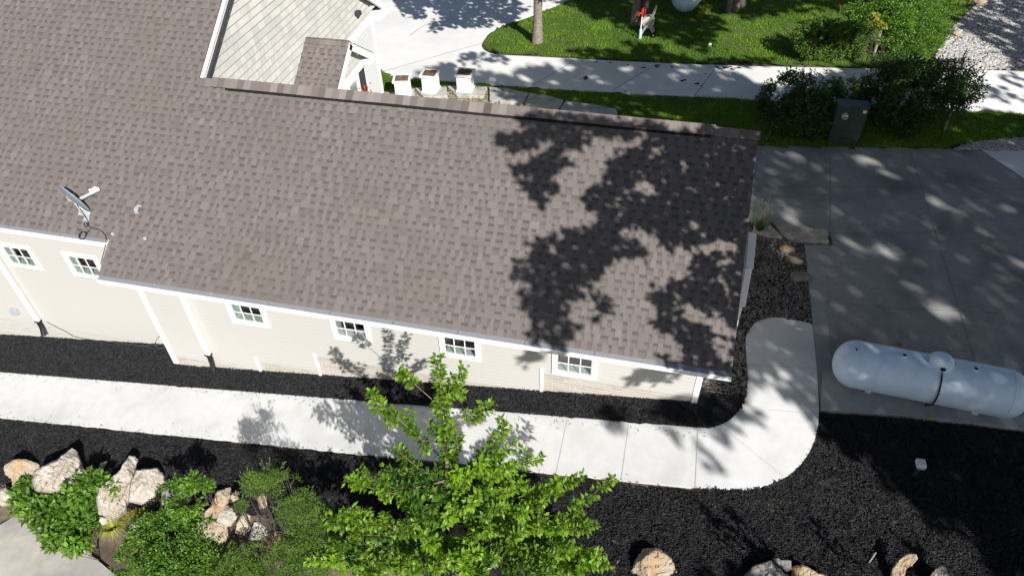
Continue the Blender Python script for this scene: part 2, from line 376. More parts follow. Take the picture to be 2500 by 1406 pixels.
# mulch
mul_a = [(-26, .0), (-.2, .0)]+px2w([(1740, 1043), (1785, 1023), (1818, 980), (1821, 972), (1712, 965)])+[(-.36, .62), (-11.7, .62), (-11.7, 1.2), (-26, 1.2)]
bank = lambda x, y: .30*np.clip((y-.0)/.5, 0, 1)
bankl = lambda x, y: np.where(np.asarray(x) > -11.8, .28*np.clip(y/.45, 0, 1), .24*np.clip(y/1.0, 0, 1))*np.clip((-.0-np.asarray(x))/.4, .3, 1)
sheet('mulch_bed', M['mulch'], mul_a, -.045, .06, .05, extra=bankl, seed=11)
mul_b = [(-26, -1.28)]+px2w([(1700, 1191), (1830, 1192), (1905, 1171), (1957, 1131), (1988, 1076), (2000, 1006), (2240, 1024), (2500, 1054), (2900, 1130)])+[(9, -4.6), (-3, -4.6), (-3.5, -3.4), (-6, -3.1), (-7.5, -2.75), (-26, -2.65)]
sheet('mulch_bed', M['mulch'], mul_b, -.045, .08, .05, seed=12)
# pebble bed right of the house
peb = px2w([(1712, 960), (1822, 972), (1826, 930), (1820, 870), (1819, 822), (1843, 786), (1885, 773), (1983, 788), (1975, 700), (1962, 598), (2030, 598), (2024, 570), (1850, 545), (1800, 540)])+[(-.36, 3.5), (-.36, .5)]
sheet('pebble_ground', M['gbase'], peb, -.01, .06, .03, seed=14)
peb2 = px2w([(930, 228), (1190, 222), (1310, 232), (1420, 255), (1480, 300), (1300, 300), (930, 260)])
sheet('pebble_ground', M['wgbase'], peb2, .012, .08, .02, seed=15)

def sample(poly, n, f=gz):
    p = np.array(poly); x0, y0 = p.min(0); x1, y1 = p.max(0); out = []
    tot = 0
    while tot < n:
        q = rng.random((n*2, 2))*[x1-x0, y1-y0]+[x0, y0]; q = q[inpoly(q[:, 0], q[:, 1], poly)]; out.append(q); tot += len(q)
    q = np.concatenate(out)[:n]; return q
def inview(P, mg=60):
    x, y, d_ = proj(P); return (d_ > .1) & (x > -mg) & (x < 2500+mg) & (y > -mg) & (y < 1406+mg)
def basis(n_):
    """random orthonormal pairs"""
    t = rng.normal(size=(n_, 3)); t /= np.linalg.norm(t, axis=1)[:, None]; return t
def rots(th, up):
    pass

def stuffgroup(o, name): o['kind'] = 'stuff'; return o
# mulch chips
def chips(poly, n_, extra, name, label):
    q = sample(poly, n_); q = q[~inpoly(q[:, 0], q[:, 1], walk_poly) & (~((q[:, 1] > -1.30) & (q[:, 1] < .03) & (q[:, 0] < -.3)))]; n_ = len(q); z = gz(q[:, 0], q[:, 1])-.02+(extra(q[:, 0], q[:, 1]) if extra else 0)+.03*(vnoise(q[:, 0], q[:, 1], 6, 2)-.5)
    P = np.c_[q, z+rng.random(n_)*.02]
    k = inview(P); P = P[k]; n_ = len(P)
    a_ = rng.random(n_)*6.283; t = rng.normal(0, .28, n_); L = rng.uniform(.015, .05, n_); W = rng.uniform(.004, .010, n_)
    d_ = np.c_[np.cos(a_)*np.cos(t), np.sin(a_)*np.cos(t), np.sin(t)]; s_ = np.c_[-np.sin(a_), np.cos(a_), rng.normal(0, .4, n_)]
    u = np.c_[np.zeros(n_), np.zeros(n_), np.ones(n_)]
    V = np.stack([P-d_*L[:, None]-s_*W[:, None], P+d_*L[:, None]-s_*W[:, None], P+d_*L[:, None]*.9+u*W[:, None]*1.3, P-d_*L[:, None]*.9+u*W[:, None]*1.3, P+d_*L[:, None]+s_*W[:, None], P-d_*L[:, None]+s_*W[:, None]], 1)
    base = (np.arange(n_)*6)[:, None, None]; F = (np.array([[0, 1, 2, 3], [3, 2, 4, 5]])[None]+base).reshape(-1, 4)
    v = np.repeat(np.clip(rng.gamma(1.6, .14, n_), 0, 1), 2)
    b = MB(); b.add(V.reshape(-1, 3), F, v); o = b.build(name, M['chip']); return tag(o, label, 'mulch', kind='stuff')
chips(mul_a, 95000, bankl, 'mulch_chips', 'black shredded bark mulch banked against the house wall')
chips(mul_b, 170000, None, 'mulch_chips', 'black shredded bark mulch in the bed in front of the walk')

ICO = bmesh.new(); bmesh.ops.create_icosphere(ICO, subdivisions=1, radius=1); ICV = np.array([v.co[:] for v in ICO.verts]); ICF = np.array([[v.index for v in f_.verts] for f_ in ICO.faces]); ICO.free()
def stones(poly, n_, smin, smax, mt, name, label, off=0., f=gz, flat=.6, cat='gravel'):
    q = sample(poly, n_); P = np.c_[q, f(q[:, 0], q[:, 1])+off]; P = P[inview(P)]; n_ = len(P)
    S = rng.uniform(smin, smax, n_)**1.0; a_ = rng.random(n_)*6.283
    V = ICV[None]*(1+rng.normal(0, .12, (n_, len(ICV), 1))); V = V*np.stack([S, S*rng.uniform(.55, 1, n_), S*flat], 1)[:, None, :]
    c, s_ = np.cos(a_)[:, None], np.sin(a_)[:, None]
    V = np.stack([V[..., 0]*c-V[..., 1]*s_, V[..., 0]*s_+V[..., 1]*c, V[..., 2]], -1)+P[:, None, :]
    F = (ICF[None]+(np.arange(n_)*len(ICV))[:, None, None]).reshape(-1, 3)
    b = MB(); b.add(V.reshape(-1, 3), F, np.repeat(np.clip(rng.beta(1.6, 2.6, n_), 0, 1), len(ICF))); o = b.build(name, mt, smooth=False); return tag(o, label, cat, kind='stuff')
stones(peb, 9000, .012, .034, M['pebble'], 'pebbles', 'dark river pebbles filling the bed beside the driveway', .01)
stones(peb2, 5000, .02, .05, M['pebble2'], 'pebbles', 'brown and tan pebbles between the flat stones behind the ridge', .02)
stones(px2w([(2275, 170), (2290, 125), (2330, 65), (2400, 0), (2450, -40), (2700, -40), (2650, 172)]), 14000, .03, .08, M['wgravel'], 'gravel', 'whitish crushed gravel beyond the far drive', .02)
stones(px2w([(2325, 366), (2390, 347), (2500, 338), (2560, 336), (2560, 366)]), 1500, .025, .05, M['wgravel'], 'gravel', 'white landscaping gravel at the edge of the driveway', .02)

# grass
def blades(poly, n_, h, wd, name, label, mt='grass', f=gz, vr=(.1, .95), lean=.35, off=0.):
    q = sample(poly, n_); P = np.c_[q, f(q[:, 0], q[:, 1])-.01+off]; P = P[inview(P)]; n_ = len(P)
    a_ = rng.random(n_)*6.283; H = h*rng.uniform(.5, 1.2, n_)*(.7+.6*vnoise(P[:, 0], P[:, 1], 1.5, 4)); s_ = np.c_[np.cos(a_), np.sin(a_), np.zeros(n_)]*wd/2
    t = P+np.c_[rng.normal(0, lean, n_)*H, rng.normal(0, lean, n_)*H, H]
    V = np.stack([P-s_, P+s_, t], 1).reshape(-1, 3); F = np.arange(n_*3).reshape(-1, 3)
    v = np.clip(rng.normal(.5, .16, n_)+.55*(vnoise(P[:, 0], P[:, 1], 1.1, 9)-.5)+.3*(vnoise(P[:, 0], P[:, 1], 5, 12)-.5), vr[0], vr[1])
    b = MB(); b.add(V, F, v); o = b.build(name, M[mt]); return tag(o, label, 'grass', kind='stuff')
blades(lawn_a, 260000, .09, .022, 'grass', 'mown green lawn beyond the far drive')
blades(lawn_b, 120000, .08, .016, 'grass', 'grass strip between the house and the far drive')

# ------------------------------------------------------------------ the house
house = empty('house', (-6, 3.6, -2.2), label='cream sided house with long brown shingled roof and black mulch along its wall', cat='house')
cp, sp = math.cos(PHI), math.sin(PHI); TP = sp/cp
SV = np.array([0, cp, sp]); NV = np.array([0, -sp, cp]); UX = np.array([1., 0, 0])
CR = .1453
def shingles(rows, O, u, s, n, teeth=True):
    """architectural shingle courses; rows = [(s0, x0, x1)] measured along u"""
    b = MB(); O = np.array(O, float); Q = lambda x, t, h: O+u*x+s*t+n*h
    for (t0, x0, x1) in rows:
        x = x0
        while x < x1-1e-6:
            xe = min(x+rng.uniform(.7, 1.1), x1); v = rng.normal(.56, .04)
            b.quad(Q(x, t0, .010), Q(xe, t0, .010), Q(xe, t0+CR+.02, .0035), Q(x, t0+CR+.02, .0035), v)
            b.quad(Q(x, t0, .0), Q(xe, t0, .0), Q(xe, t0, .010), Q(x, t0, .010), .12); x = xe
        x = x0-rng.uniform(0, .2)
        while x < x1:
            wd = rng.choice([.075, .095, .12, .15, .19], p=[.2, .3, .25, .15, .1]); gp = rng.choice([.05, .075, .10, .13]); a, e = max(x, x0), min(x+wd, x1)
            if e-a > .02:
                v = np.clip(rng.normal(.68, .06), .2, 1)
                b.quad(Q(a, t0-.002, .017), Q(e, t0-.002, .017), Q(e-.006, t0+CR+.01, .0085), Q(a+.006, t0+CR+.01, .0085), v)
                b.quad(Q(a, t0-.002, .009), Q(e, t0-.002, .009), Q(e, t0-.002, .017), Q(a, t0-.002, .017), v*.55)
                b.quad(Q(e, t0-.002, .017), Q(e, t0-.002, .006), Q(e-.006, t0+CR, .004), Q(e-.006, t0+CR, .0085), v*.7)
                b.quad(Q(a, t0-.002, .006), Q(a, t0-.002, .017), Q(a+.006, t0+CR, .0085), Q(a+.006, t0+CR, .004), v*.7)
            g0, g1 = max(x+wd, x0), min(x+wd+gp, x1)
            if g1-g0 > .03:
                b.quad(Q(g0, t0+CR*.62, .0082), Q(g1, t0+CR*.62, .0082), Q(g1, t0+CR+.01, .0048), Q(g0, t0+CR+.01, .0048), rng.uniform(.20, .38))
            x += wd+gp
    return b
LS = 4.355                                   # eave to wing ridge along the slope
rows = []
t = .0
i = 0
while t < 7.6:
    if t < .735-.01: rows.append((t, -12.08, 0.))
    elif t < LS-.07: rows.append((t, -20.5, 0.))
    else: rows.append((t, -20.5, -11.15))
    t += CR
rf = shingles(rows, (0, 0, 0), UX, SV, NV).build('roof', M['shingle'], house)
# decking under the shingles, rear slopes
b = MB(); dk = -.012
def slab4(b, P, n, th, v=.3):
    P = [np.array(p, float) for p in P]; Q = [p-np.array(n)*th for p in P]
    b.add(P+Q, [[0, 1, 2, 3], [7, 6, 5, 4], [0, 4, 5, 1], [1, 5, 6, 2], [2, 6, 7, 3], [3, 7, 4, 0]], v)
pt = lambda x, t, h=0.: UX*x+SV*t+NV*h
slab4(b, [pt(-12.08, .0, -.004), pt(0, .0, -.004), pt(0, LS, -.004), pt(-12.08, LS, -.004)], NV, .03)
slab4(b, [pt(-20.5, .745, -.004), pt(-12.082, .745, -.004), pt(-12.082, 7.6, -.004), pt(-20.5, 7.6, -.004)], NV, .03)
slab4(b, [pt(-12.081, LS+.01, -.004), pt(-11.15, LS+.01, -.004), pt(-11.15, 7.53, -.004), pt(-12.081, 7.6, -.004)], NV, .03)
SB = np.array([0, -cp, sp]); NB = np.array([0, sp, cp]); RY, RZ = LS*cp, LS*sp
slab4(b, [(-11.3, RY, RZ), (0, RY, RZ), (0, 2*RY, 0), (-11.3, 2*RY, 0)], NB, .03)
MY = 6.85; MZ = .416+(MY-.612)*TP
slab4(b, [(-20.5, MY, MZ), (-11.15, MY, MZ), (-11.15, 13.57, MZ-(13.57-MY)*TP), (-20.5, 13.57, MZ-(13.57-MY)*TP)], NB, .03)
b.build('roof_deck', M['black'], house)
shingles([(k_*CR, 0, 11.14) for k_ in range(30)], (0, 2*RY, 0), -UX, SB*np.array([1, -1, 1])*np.array([1, -1, 1]), NB).build('roof', M['shingle'], house)
# ridge: dark vent with cap shingles over it
b = MB()
for s_, nn in ((SV, NV), (SB, NB)):
    R0 = np.array([0, RY, RZ]); lo = R0-s_*(.214 if s_ is SV else .15)
    q_ = lambda x_, p_, h_: np.array([x_, *(p_+nn*h_)[1:]])
    b.add([q_(-10.5, R0, .03), q_(-.82, R0, .03), q_(-.82, lo, .03), q_(-10.5, lo, .024), q_(-.82, lo, .0), q_(-10.5, lo, .0), q_(-.82, R0, 0), q_(-10.5, R0, 0)], [[0, 1, 2, 3], [3, 2, 4, 5], [1, 6, 4, 2], [0, 3, 5, 7]])
b.build('ridge_vent', M['black'], house)
b = MB()
x = -11.13
while x < .0:
    e = min(x+.148, .012); vent = -10.92 < x < -.82; h = .055 if vent else .022; v = np.clip(rng.normal(.55, .26), .05, 1)
    wob = .004*math.sin(x*2.1)
    for s_, nn in ((SV, NV), (SB, NB)):
        R0 = np.array([0, RY, RZ]); lo = R0-s_*(.175+wob)
        AP = R0+np.array([0, 0, h/cp]); b.quad(np.array([x, *AP[1:]]), np.array([e+.02, AP[1], AP[2]-.004]), np.array([e+.02, *(lo+nn*(h-.004))[1:]]), np.array([x, *(lo+nn*h)[1:]]), v)
        b.quad(np.array([x, *(lo+nn*h)[1:]]), np.array([e, *(lo+nn*h)[1:]]), np.array([e, *(lo+nn*(h-.012))[1:]]), np.array([x, *(lo+nn*(h-.012))[1:]]), v*.5)
    x = e
b.build('ridge_cap', M['ridge'], house)
# gutters, fascia, soffit
def gutter(x0, x1, y, z, nm='gutter'):
    b = MB(); b.bb(x0, x1, y-.105, y-.100, z-.125, z-.015); b.bb(x0, x1, y-.100, y-.002, z-.125, z-.118)
    b.bb(x0, x1, y-.118, y-.105, z-.032, z-.012)
    b.bb(x0-.004, x0, y-.105, y-.002, z-.122, z-.02); b.bb(x1, x1+.004, y-.105, y-.002, z-.122, z-.02)
    g_ = b.build(nm, M['white'], house)
    b = MB(); xx = x0
    while xx < x1:
        e = min(xx+1.22, x1); b.add([(xx+.004, y-.1, z-.02), (e-.004, y-.1, z-.02), (e-.004, y+.01, z+.003), (xx+.004, y+.01, z+.003)], [[0, 1, 2, 3]]); xx = e
    b.build('gutter_guard', M['gguard'], g_)
gutter(-12.06, .0, .0, -.0)
gutter(-20.5, -12.1, .612, .416)
b = MB(); b.bb(-12.06, 0, .0, .02, -.15, -.012); b.bb(-20.5, -12.1, .612, .632, .26, .40)
b.build('fascia', M['white'], house)
b = MB(); b.bb(-12.06, -.0, .021, .46, -.135, -.125); b.bb(-20.5, -12.1, .633, 1.07, .275, .285); b.build('soffit', M['white'], house)
def rake(P4, n_, th):
    b = MB(); slab4(b, P4, n_, th); b.build('rake_board', M['white'], house)
for (xx, t0, t1) in ((-.024, 0, LS), (-12.078, -.0, .735), (-11.15, LS+.02, 7.6)):
    rake([pt(xx, t0, -.036), pt(xx+.02, t0, -.036), pt(xx+.02, t1, -.036), pt(xx, t1, -.036)], NV, .14)
rake([pt(-11.128, LS+.02, .018), pt(-11.055, LS+.02, .018), pt(-11.055, 7.6, .018), pt(-11.128, 7.6, .018)], NV, .03)
rake([(-11.15, MY, MZ+.02), (-11.06, MY, MZ+.02), (-11.06, 13.6, MZ+.02-(13.6-MY)*TP), (-11.15, 13.6, MZ+.02-(13.6-MY)*TP)], NB, .17)
rake([(-.024, RY, RZ-.04), (-.004, RY, RZ-.04), (-.004, 2*RY, -.04), (-.024, 2*RY, -.04)], NB, .14)
b = MB(); b.bb(-11.45, -11.05, 12.95, 13.62, -.16, .06); b.build('eave_return', M['white'], house)
b = MB(); slab4(b, [pt(-11.054, LS+.05, -.06), pt(-10.99, LS+.05, -.06), pt(-10.99, 7.6, -.06), pt(-11.054, 7.6, -.06)], NV, .03); b.build('rake_shade_strip', M['shutter'], house)  # dark strip put in for the shaded gap beneath the rake overhang

# siding: saw-tooth courses in a vertical plane, with openings left out
def siding(name, mt, O, u, n_, x0, x1, z0f, z1f, holes=(), cr=.102, th=.014, zref=0., vary=0, par=house, split=None):
    b = MB(); O = np.array(O, float); u = np.array(u, float); n_ = np.array(n_, float); up = np.array([0, 0, 1.])
    zmin = min(z0f(x0), z0f(x1)); zmax = z1f if not callable(z1f) else max(z1f(q) for q in np.linspace(x0, x1, 50))
    k = math.floor((zmin-zref)/cr); z = zref+k*cr
    while z < zmax:
        za, zb = z, z+cr
        ivs = [(x0, x1)]
        for (hx0, hx1, hz0, hz1) in holes:
            if zb > hz0+.02 and za < hz1-.02:
                ivs = [q for (a, c) in ivs for q in ((a, min(c, hx0)), (max(a, hx1), c)) if q[1]-q[0] > .005]
        for (a, c) in ivs:
            if callable(z1f):
                qs = np.linspace(a, c, 200); ok = [q for q in qs if z1f(q) > za+.5*cr]
                if not ok: continue
                a, c = ok[0], ok[-1]
            x = a
            while x < c-1e-6:
                e = min(x+(rng.uniform(*vary) if vary else (split or 3.6)), c)
                if zb > min(z0f(x), z0f(e)):
                    v = rng.uniform(.5, .95) if vary else .9; g_ = .002 if vary else 0
                    P = lambda xx, zz, h: O+u*xx+up*zz+n_*h
                    b.quad(P(x+g_, za, th), P(e-g_, za, th), P(e-g_, zb, .002), P(x+g_, zb, .002), v)
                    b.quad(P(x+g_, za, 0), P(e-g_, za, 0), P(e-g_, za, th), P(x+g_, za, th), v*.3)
                    if vary: b.quad(P(x, za, th+.0004), P(e, za, th+.0004), P(e, za+.016, th*.91+.0004), P(x, za+.016, th*.91+.0004), -.9)  # butt shadow of each shake course, painted as a dark strip
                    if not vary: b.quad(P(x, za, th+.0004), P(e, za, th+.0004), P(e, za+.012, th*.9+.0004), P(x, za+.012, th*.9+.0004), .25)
                x = e
        z = zb
    return b.build(name, M[mt], par)
# windows (outer trim measured in the picture)
WY = .45
wins = []
for tl, br in (((544, 728), (657.6, 797)), ((799.6, 767), (908, 837)), ((1068.5, 809), (1173.5, 879)), ((1348.4, 853.6), (1454.8, 926))):
    a = onp(*tl, (0, 1, 0), WY-.03); c = onp(*br, (0, 1, 0), WY-.03); wins.append([a[0], c[0], -1.27, -.60])
WL = 1.06
lw = []
c = onp(102, 658, (0, 1, 0), WL-.03); lw.append([c[0]-.86, c[0], -1.28, -.58])
c = onp(147, 615, (0, 1, 0), WL-.03); lw.append([c[0], c[0]+.86, -1.28, -.58])
TR = .085
hole = lambda w_: (w_[0]+.03, w_[1]-.03, w_[2]+.03, w_[3]-.03)
bstep = [(-3.33, 0, -1.30), (-8.15, -3.33, -1.98), (-9.62, -8.15, -2.42), (-11.8, -9.62, -2.72)]
def z0front(x):
    for a, c_, z in bstep:
        if x >= a: return z
    return -2.72
for a, c_, z in bstep:
    hs = [hole(w_) for w_ in wins]
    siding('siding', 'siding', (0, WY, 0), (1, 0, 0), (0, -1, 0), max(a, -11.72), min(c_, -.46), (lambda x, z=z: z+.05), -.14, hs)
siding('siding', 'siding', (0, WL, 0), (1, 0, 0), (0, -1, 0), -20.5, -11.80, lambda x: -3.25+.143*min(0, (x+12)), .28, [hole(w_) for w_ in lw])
# brick base below
b = MB(); bm_ = MB()
def bricks(x0, x1, z1, y, zb=-.6):
    zz = z1; k = 0
    while zz > z1-1.4:
        zz -= .0762; x = x0-(.11 if k % 2 else 0); k += 1
        while x < x1:
            a, e = max(x, x0), min(x+.209, x1)
            if e-a > .02 and zz > float(gz0(x, 0))-.2: b.bb(a, e, y-.004+rng.uniform(-.001, .001), y+.03, zz, zz+.061, rng.random())
            x += .223
for a, c_, z in bstep: bricks(max(a, -11.72)+.03, min(c_, -.40), z+.05, WY-.004); bm_.bb(max(a, -11.72), min(c_, -.39), WY, WY+.02, z-1.5, z+.05)
bb0 = b; b = MB()
bricks(-20.5, -11.8, -3.23, WL-.002); bm_.bb(-20.5, -11.8, WL+.002, WL+.02, -5, -3.2)
bb0.build('brick_base', M['brick'], house); b.build('brick_base', M['brick'], house); bm_.build('brick_mortar', M['mortar'], house)
# corner boards and step trims
b = MB(); b.bb(-.475, -.370, WY-.022, WY+.08, -1.75, -.135); b.build('corner_board', M['white'], house)
b = MB(); b.bb(-11.83, -11.72, WY-.022, WY+.08, -3.02, -.135); b.build('corner_board', M['white'], house)
for a, z in ((-3.33, -1.26), (-8.15, -1.93), (-9.62, -2.38)):
    b = MB(); b.bb(a-.005, a+.055, WY-.026, WY+.0, z-.75, z+.07); b.build('step_trim', M['white'], house)
b = MB(); b.bb(-11.815, -11.80, WY+.08, WL+.3, -4.0, -.1); b.build('side_wall', M['siding'], house); b = MB(); b.bb(-.40, -.375, WY+.02, 2*RY-.5, -2.4, -.05); b.build('side_wall', M['siding'], house)
b = MB()       # gable triangle of the right end
b.add([(-.375, .42, -.06), (-.375, 2*RY-.4, -.06), (-.375, RY, RZ-.1)], [[0, 1, 2]]); b.build('end_gable', M['siding'], house)
b = MB(); b.bb(-12, -.4, 7.1, 7.12, -3.2, -.05); b.build('rear_wall', M['siding'], house)
b = MB(); b.bb(-11.7, -.47, WY-.016, WY+.004, -.22, -.135); b.bb(-20.5, -11.8, WL-.016, WL+.004, .19, .275); b.build('frieze_board', M['white'], house)

def window(w_, y, cols=3, par=house, blinds=(True, True)):
    x0, x1, z0, z1 = w_; b = MB(); yy = y-.035
    for (a, c_, p, q) in ((x0, x1, z0, z0+TR), (x0, x1, z1-TR, z1), (x0, x0+TR, z0+TR, z1-TR), (x1-TR, x1, z0+TR, z1-TR)): b.bb(a, c_, yy, y+.02, p, q)
    ix0, ix1, iz0, iz1 = x0+TR, x1-TR, z0+TR, z1-TR
    for (a, c_, p, q) in ((ix0, ix1, iz0, iz0+.02), (ix0, ix1, iz1-.02, iz1), (ix0, ix0+.02, iz0+.02, iz1-.02), (ix1-.02, ix1, iz0+.02, iz1-.02)): b.bb(a, c_, yy+.012, y+.03, p, q)
    fr = b.build('window', M['white'], par, bevel=.003)
    b = MB(); mw = .009
    for i in range(1, cols):
        xx = ix0+(ix1-ix0)*i/cols; b.bb(xx-mw, xx+mw, yy+.014, yy+.022, iz0, iz1)
    zz = (iz0+iz1)/2; b.bb(ix0, ix1, yy+.0145, yy+.0215, zz-mw, zz+mw); b.build('muntin', M['white'], fr)
    b = MB(); b.quad((ix0, yy+.026, iz0), (ix1, yy+.026, iz0), (ix1, yy+.026, iz1), (ix0, yy+.026, iz1)); b.build('pane', M['glass'], fr)
    b = MB(); b.bb(ix0, ix1, yy+.034, y+.20, iz0-.01, iz0+.012)
    if blinds[0]: b.bb(ix0-.01, ix0+.012, yy+.034, y+.20, iz0+.012, iz1)
    if blinds[1]: b.bb(ix0+.01, ix0+.09, y+.12, y+.14, iz0+.02, iz1)
    b.build('sill', M['blind'], fr)
    b = MB(); b.bb(x0+.03, x1-.03, y+.55, y+.56, z0-.6, z1); b.bb(x0+.03, x1-.03, y+.2, y+.55, z0-.6, z0-.58)
    b.bb(x0+.02, x0+.03, y+.021, y+.55, z0-.6, z1); b.bb(x1-.03, x1-.02, y+.021, y+.55, z0-.6, z1); b.bb(x0+.03, x1-.03, y+.021, y+.55, z1-.01, z1)
    b.build('interior', M['dark'], fr); return fr
for i, w_ in enumerate(wins): window(w_, WY, blinds=(i < 2, i == 0))
for w_ in lw: window(w_, WL, blinds=(True, True))
# downspouts
for (px, py, y, zt, zb) in ((92, 786, WL, .28, -3.2), (508, 868, WY, -.13, -2.75)):
    B = onp(px, py, (0, 1, 0), y-.09); xx = B[0]; b = MB(); zb = B[2]
    b.bb(xx-.055, xx+.055, y-.105, y-.03, zb, zt-.22, .5); b.tube([(xx, y-.066, zt-.22), (xx, y-.16, zt-.12), (xx, y-.45, zt-.03)], .045, 6)
    d_ = b.build('downspout', M['white'], house, bevel=.01)
    b = MB(); b.tube([(xx, y-.066, zb+.02), (xx+.01, y-.075, zb-.12), (xx+.04, y-.12, zb-.22), (xx+.07, y-.2, zb-.36)], [.06, .06, .055, .055], 10); b.bb(xx-.068, xx+.068, y-.118, y-.02, zb-.01, zb+.03)
    b.build('drain_pipe', M['rub'], d_)
# flood light and small vent cover
P = onp(397, 708, (0, 1, 0), WY-.1); b = MB(); b.lathe([(.0, .03), (.05, .03), (.06, 0), (.05, -.03), (0, -.04)], (P[0], WY-.12, -.17), 12); b.lathe([(.0, .03), (.03, .02), (.055, -.05), (0, -.06)], (P[0]-.09, WY-.14, -.19), 12); b.lathe([(.0, .03), (.03, .02), (.055, -.05), (0, -.06)], (P[0]+.09, WY-.14, -.19), 12)
b.build('eave_lamp', M['white'], house, smooth=True)
P = onp(35, 760, (0, 1, 0), WL-.06); b = MB(); b.box((P[0], WL-.06, P[2]), (.15, .12, .17)); b.bb(P[0]+.08, P[0]+.13, WL-.02, WL-.003, P[2]-.08, P[2]+.08); b.build('utility_box', M['metal'], house, bevel=.008)

# the higher gable wall with the small bump-out gable
GX = -11.35
zr = lambda y: min(.416+(y-.612)*TP, MZ-(y-MY)*TP)-.06
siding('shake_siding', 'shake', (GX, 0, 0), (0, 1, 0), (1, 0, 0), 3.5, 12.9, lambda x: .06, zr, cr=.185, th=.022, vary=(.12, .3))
siding('lap_siding', 'wsiding', (GX, 0, 0), (0, 1, 0), (1, 0, 0), 7.2, 12.82, lambda x: -3.0, -.14, cr=.12, th=.018)
b = MB(); b.bb(GX, GX+.035, 6.8, 12.95, -.16, .07); b.bb(GX-.05, GX+.03, 12.82, 12.94, -3, -.16)
b.bb(GX, GX+.03, 7.3, 12.8, -3.0, -2.62); b.build('belt_board', M['white'], house)
P = onp(873, 33, (1, 0, 0), GX+.08); b = MB(); b.box((GX+.09, P[1], P[2]), (.17, .18, .13)); b.build('wall_vent', M['shutter'], house, bevel=.01)
# shutter on the wall behind the bump-out
BX0, BX1, BYC, BZ = GX, -10.10, 8.53, 1.16; HW = 1.42
SBF = np.array([0, cp, sp])
rws = []; t = 0; LB = HW/cp
while t < LB-.03: rws.append((t, BX0, BX1)); t += CR
bo = shingles(rws, (0, BYC-HW, BZ-HW*TP), UX, SV, NV).build('bay_roof', M['shingle'], house)
shingles([(t_, -BX1, -BX0) for (t_, _, _) in rws], (0, BYC+HW, BZ-HW*TP), -UX, np.array([0, -cp, sp]), np.array([0, sp, cp])).build('bay_roof', M['shingle'], house)
b = MB(); slab4(b, [(BX0, BYC-HW, BZ-HW*TP-.01), (BX1, BYC-HW, BZ-HW*TP-.01), (BX1, BYC, BZ-.01), (BX0, BYC, BZ-.01)], NV, .03)
slab4(b, [(BX0, BYC, BZ-.01), (BX1, BYC, BZ-.01), (BX1, BYC+HW, BZ-HW*TP-.01), (BX0, BYC+HW, BZ-HW*TP-.01)], NB, .03); b.build('bay_roof_deck', M['black'], house)
b = MB(); x = BX0
while x < BX1-.01:
    e = min(x+.15, BX1); v = rng.uniform(.2, .8)
    for s_, nn in ((SV, NV), (SB, NB)):
        R0 = np.array([0, BYC, BZ]); lo = R0-s_*.16
        b.quad(np.array([x, BYC, BZ+.024/cp]), np.array([e, BYC, BZ+.02/cp]), np.array([e, *(lo+nn*.02)[1:]]), np.array([x, *(lo+nn*.024)[1:]]), v)
    x = e
b.build('bay_ridge_cap', M['ridge'], house)
b = MB()
for s_, nn in ((1, NV), (-1, NB)):
    yy0 = BYC-s_*HW
    slab4(b, [(BX1, yy0, BZ-HW*TP-.02), (BX1+.025, yy0, BZ-HW*TP-.02), (BX1+.025, BYC, BZ-.02), (BX1, BYC, BZ-.02)], nn, .19)
    slab4(b, [(BX1-.26, yy0+s_*.02, BZ-HW*TP-.14), (BX1, yy0+s_*.02, BZ-HW*TP-.14), (BX1, BYC, BZ-.16), (BX1-.26, BYC, BZ-.16)], nn, .01)
BF = BX1-.26
b.bb(BF, BF+.04, BYC-1.18, BYC+1.18, -.07, .10); b.bb(BF, BX1+.02, BYC+1.0, BYC+1.42, .02, .20); b.bb(BF, BX1+.02, BYC-1.42, BYC-1.0, .02, .20)
b.bb(BF-.02, BF+.03, BYC+1.06, BYC+1.18, -2.8, -.2); b.bb(BF-.02, BF+.03, BYC-1.18, BYC-1.06, -2.8, -.2); b.build('bay_trim', M['white'], house)
siding('bay_shake', 'shake', (BF, 0, 0), (0, 1, 0), (1, 0, 0), BYC-1.15, BYC+1.15, lambda x: .10, lambda y: BZ-abs(y-BYC)*TP-.13, cr=.185, th=.02, vary=(.12, .3))
siding('bay_siding', 'wsiding', (BF-.01, 0, 0), (0, 1, 0), (1, 0, 0), BYC-1.1, BYC+1.1, lambda x: -2.9, -.18, holes=[(BYC-.72, BYC+.62, -1.6, -.12)], cr=.12, th=.018)
b = MB(); b.bb(GX, BF-.03, BYC+1.12, BYC+1.15, -2.9, .1); b.build('bay_side_wall', M['wsiding'], house); b = MB(); b.bb(GX, BF-.03, BYC-1.15, BYC-1.12, -2.9, .1); b.build('bay_side_wall', M['wsiding'], house)
b = MB()
for (a, c_, p, q) in ((BYC-.76, BYC+.66, -.15, -.08), (BYC-.76, BYC+.66, -1.65, -1.56), (BYC-.76, BYC-.68, -1.56, -.15), (BYC+.58, BYC+.66, -1.56, -.15), (BYC-.05, BYC-.01, -1.56, -.15)): b.bb(BF-.02, BF+.045, a, c_, p, q)
bw = b.build('window', M['white'], house)
b = MB(); b.quad((BF, BYC-.7, -1.6), (BF, BYC+.6, -1.6), (BF, BYC+.6, -.1), (BF, BYC-.7, -.1)); b.build('pane', M['glass'], bw)
b = MB(); b.bb(BF-.3, BF-.29, BYC-.7, BYC+.6, -1.7, -.1); b.build('interior', M['dark'], bw)
b = MB(); b.bb(BF-.2, BF-.01, BYC+.4, BYC+.57, -1.6, -.15); b.build('blind', M['blind'], bw)
b = MB(); b.bb(BF+.02, BF+.055, BYC+.70, BYC+1.05, -1.6, -.08)
for k in range(12): b.bb(BF+.055, BF+.065, BYC+.74, BYC+1.01, -1.52+k*.115, -1.46+k*.115)
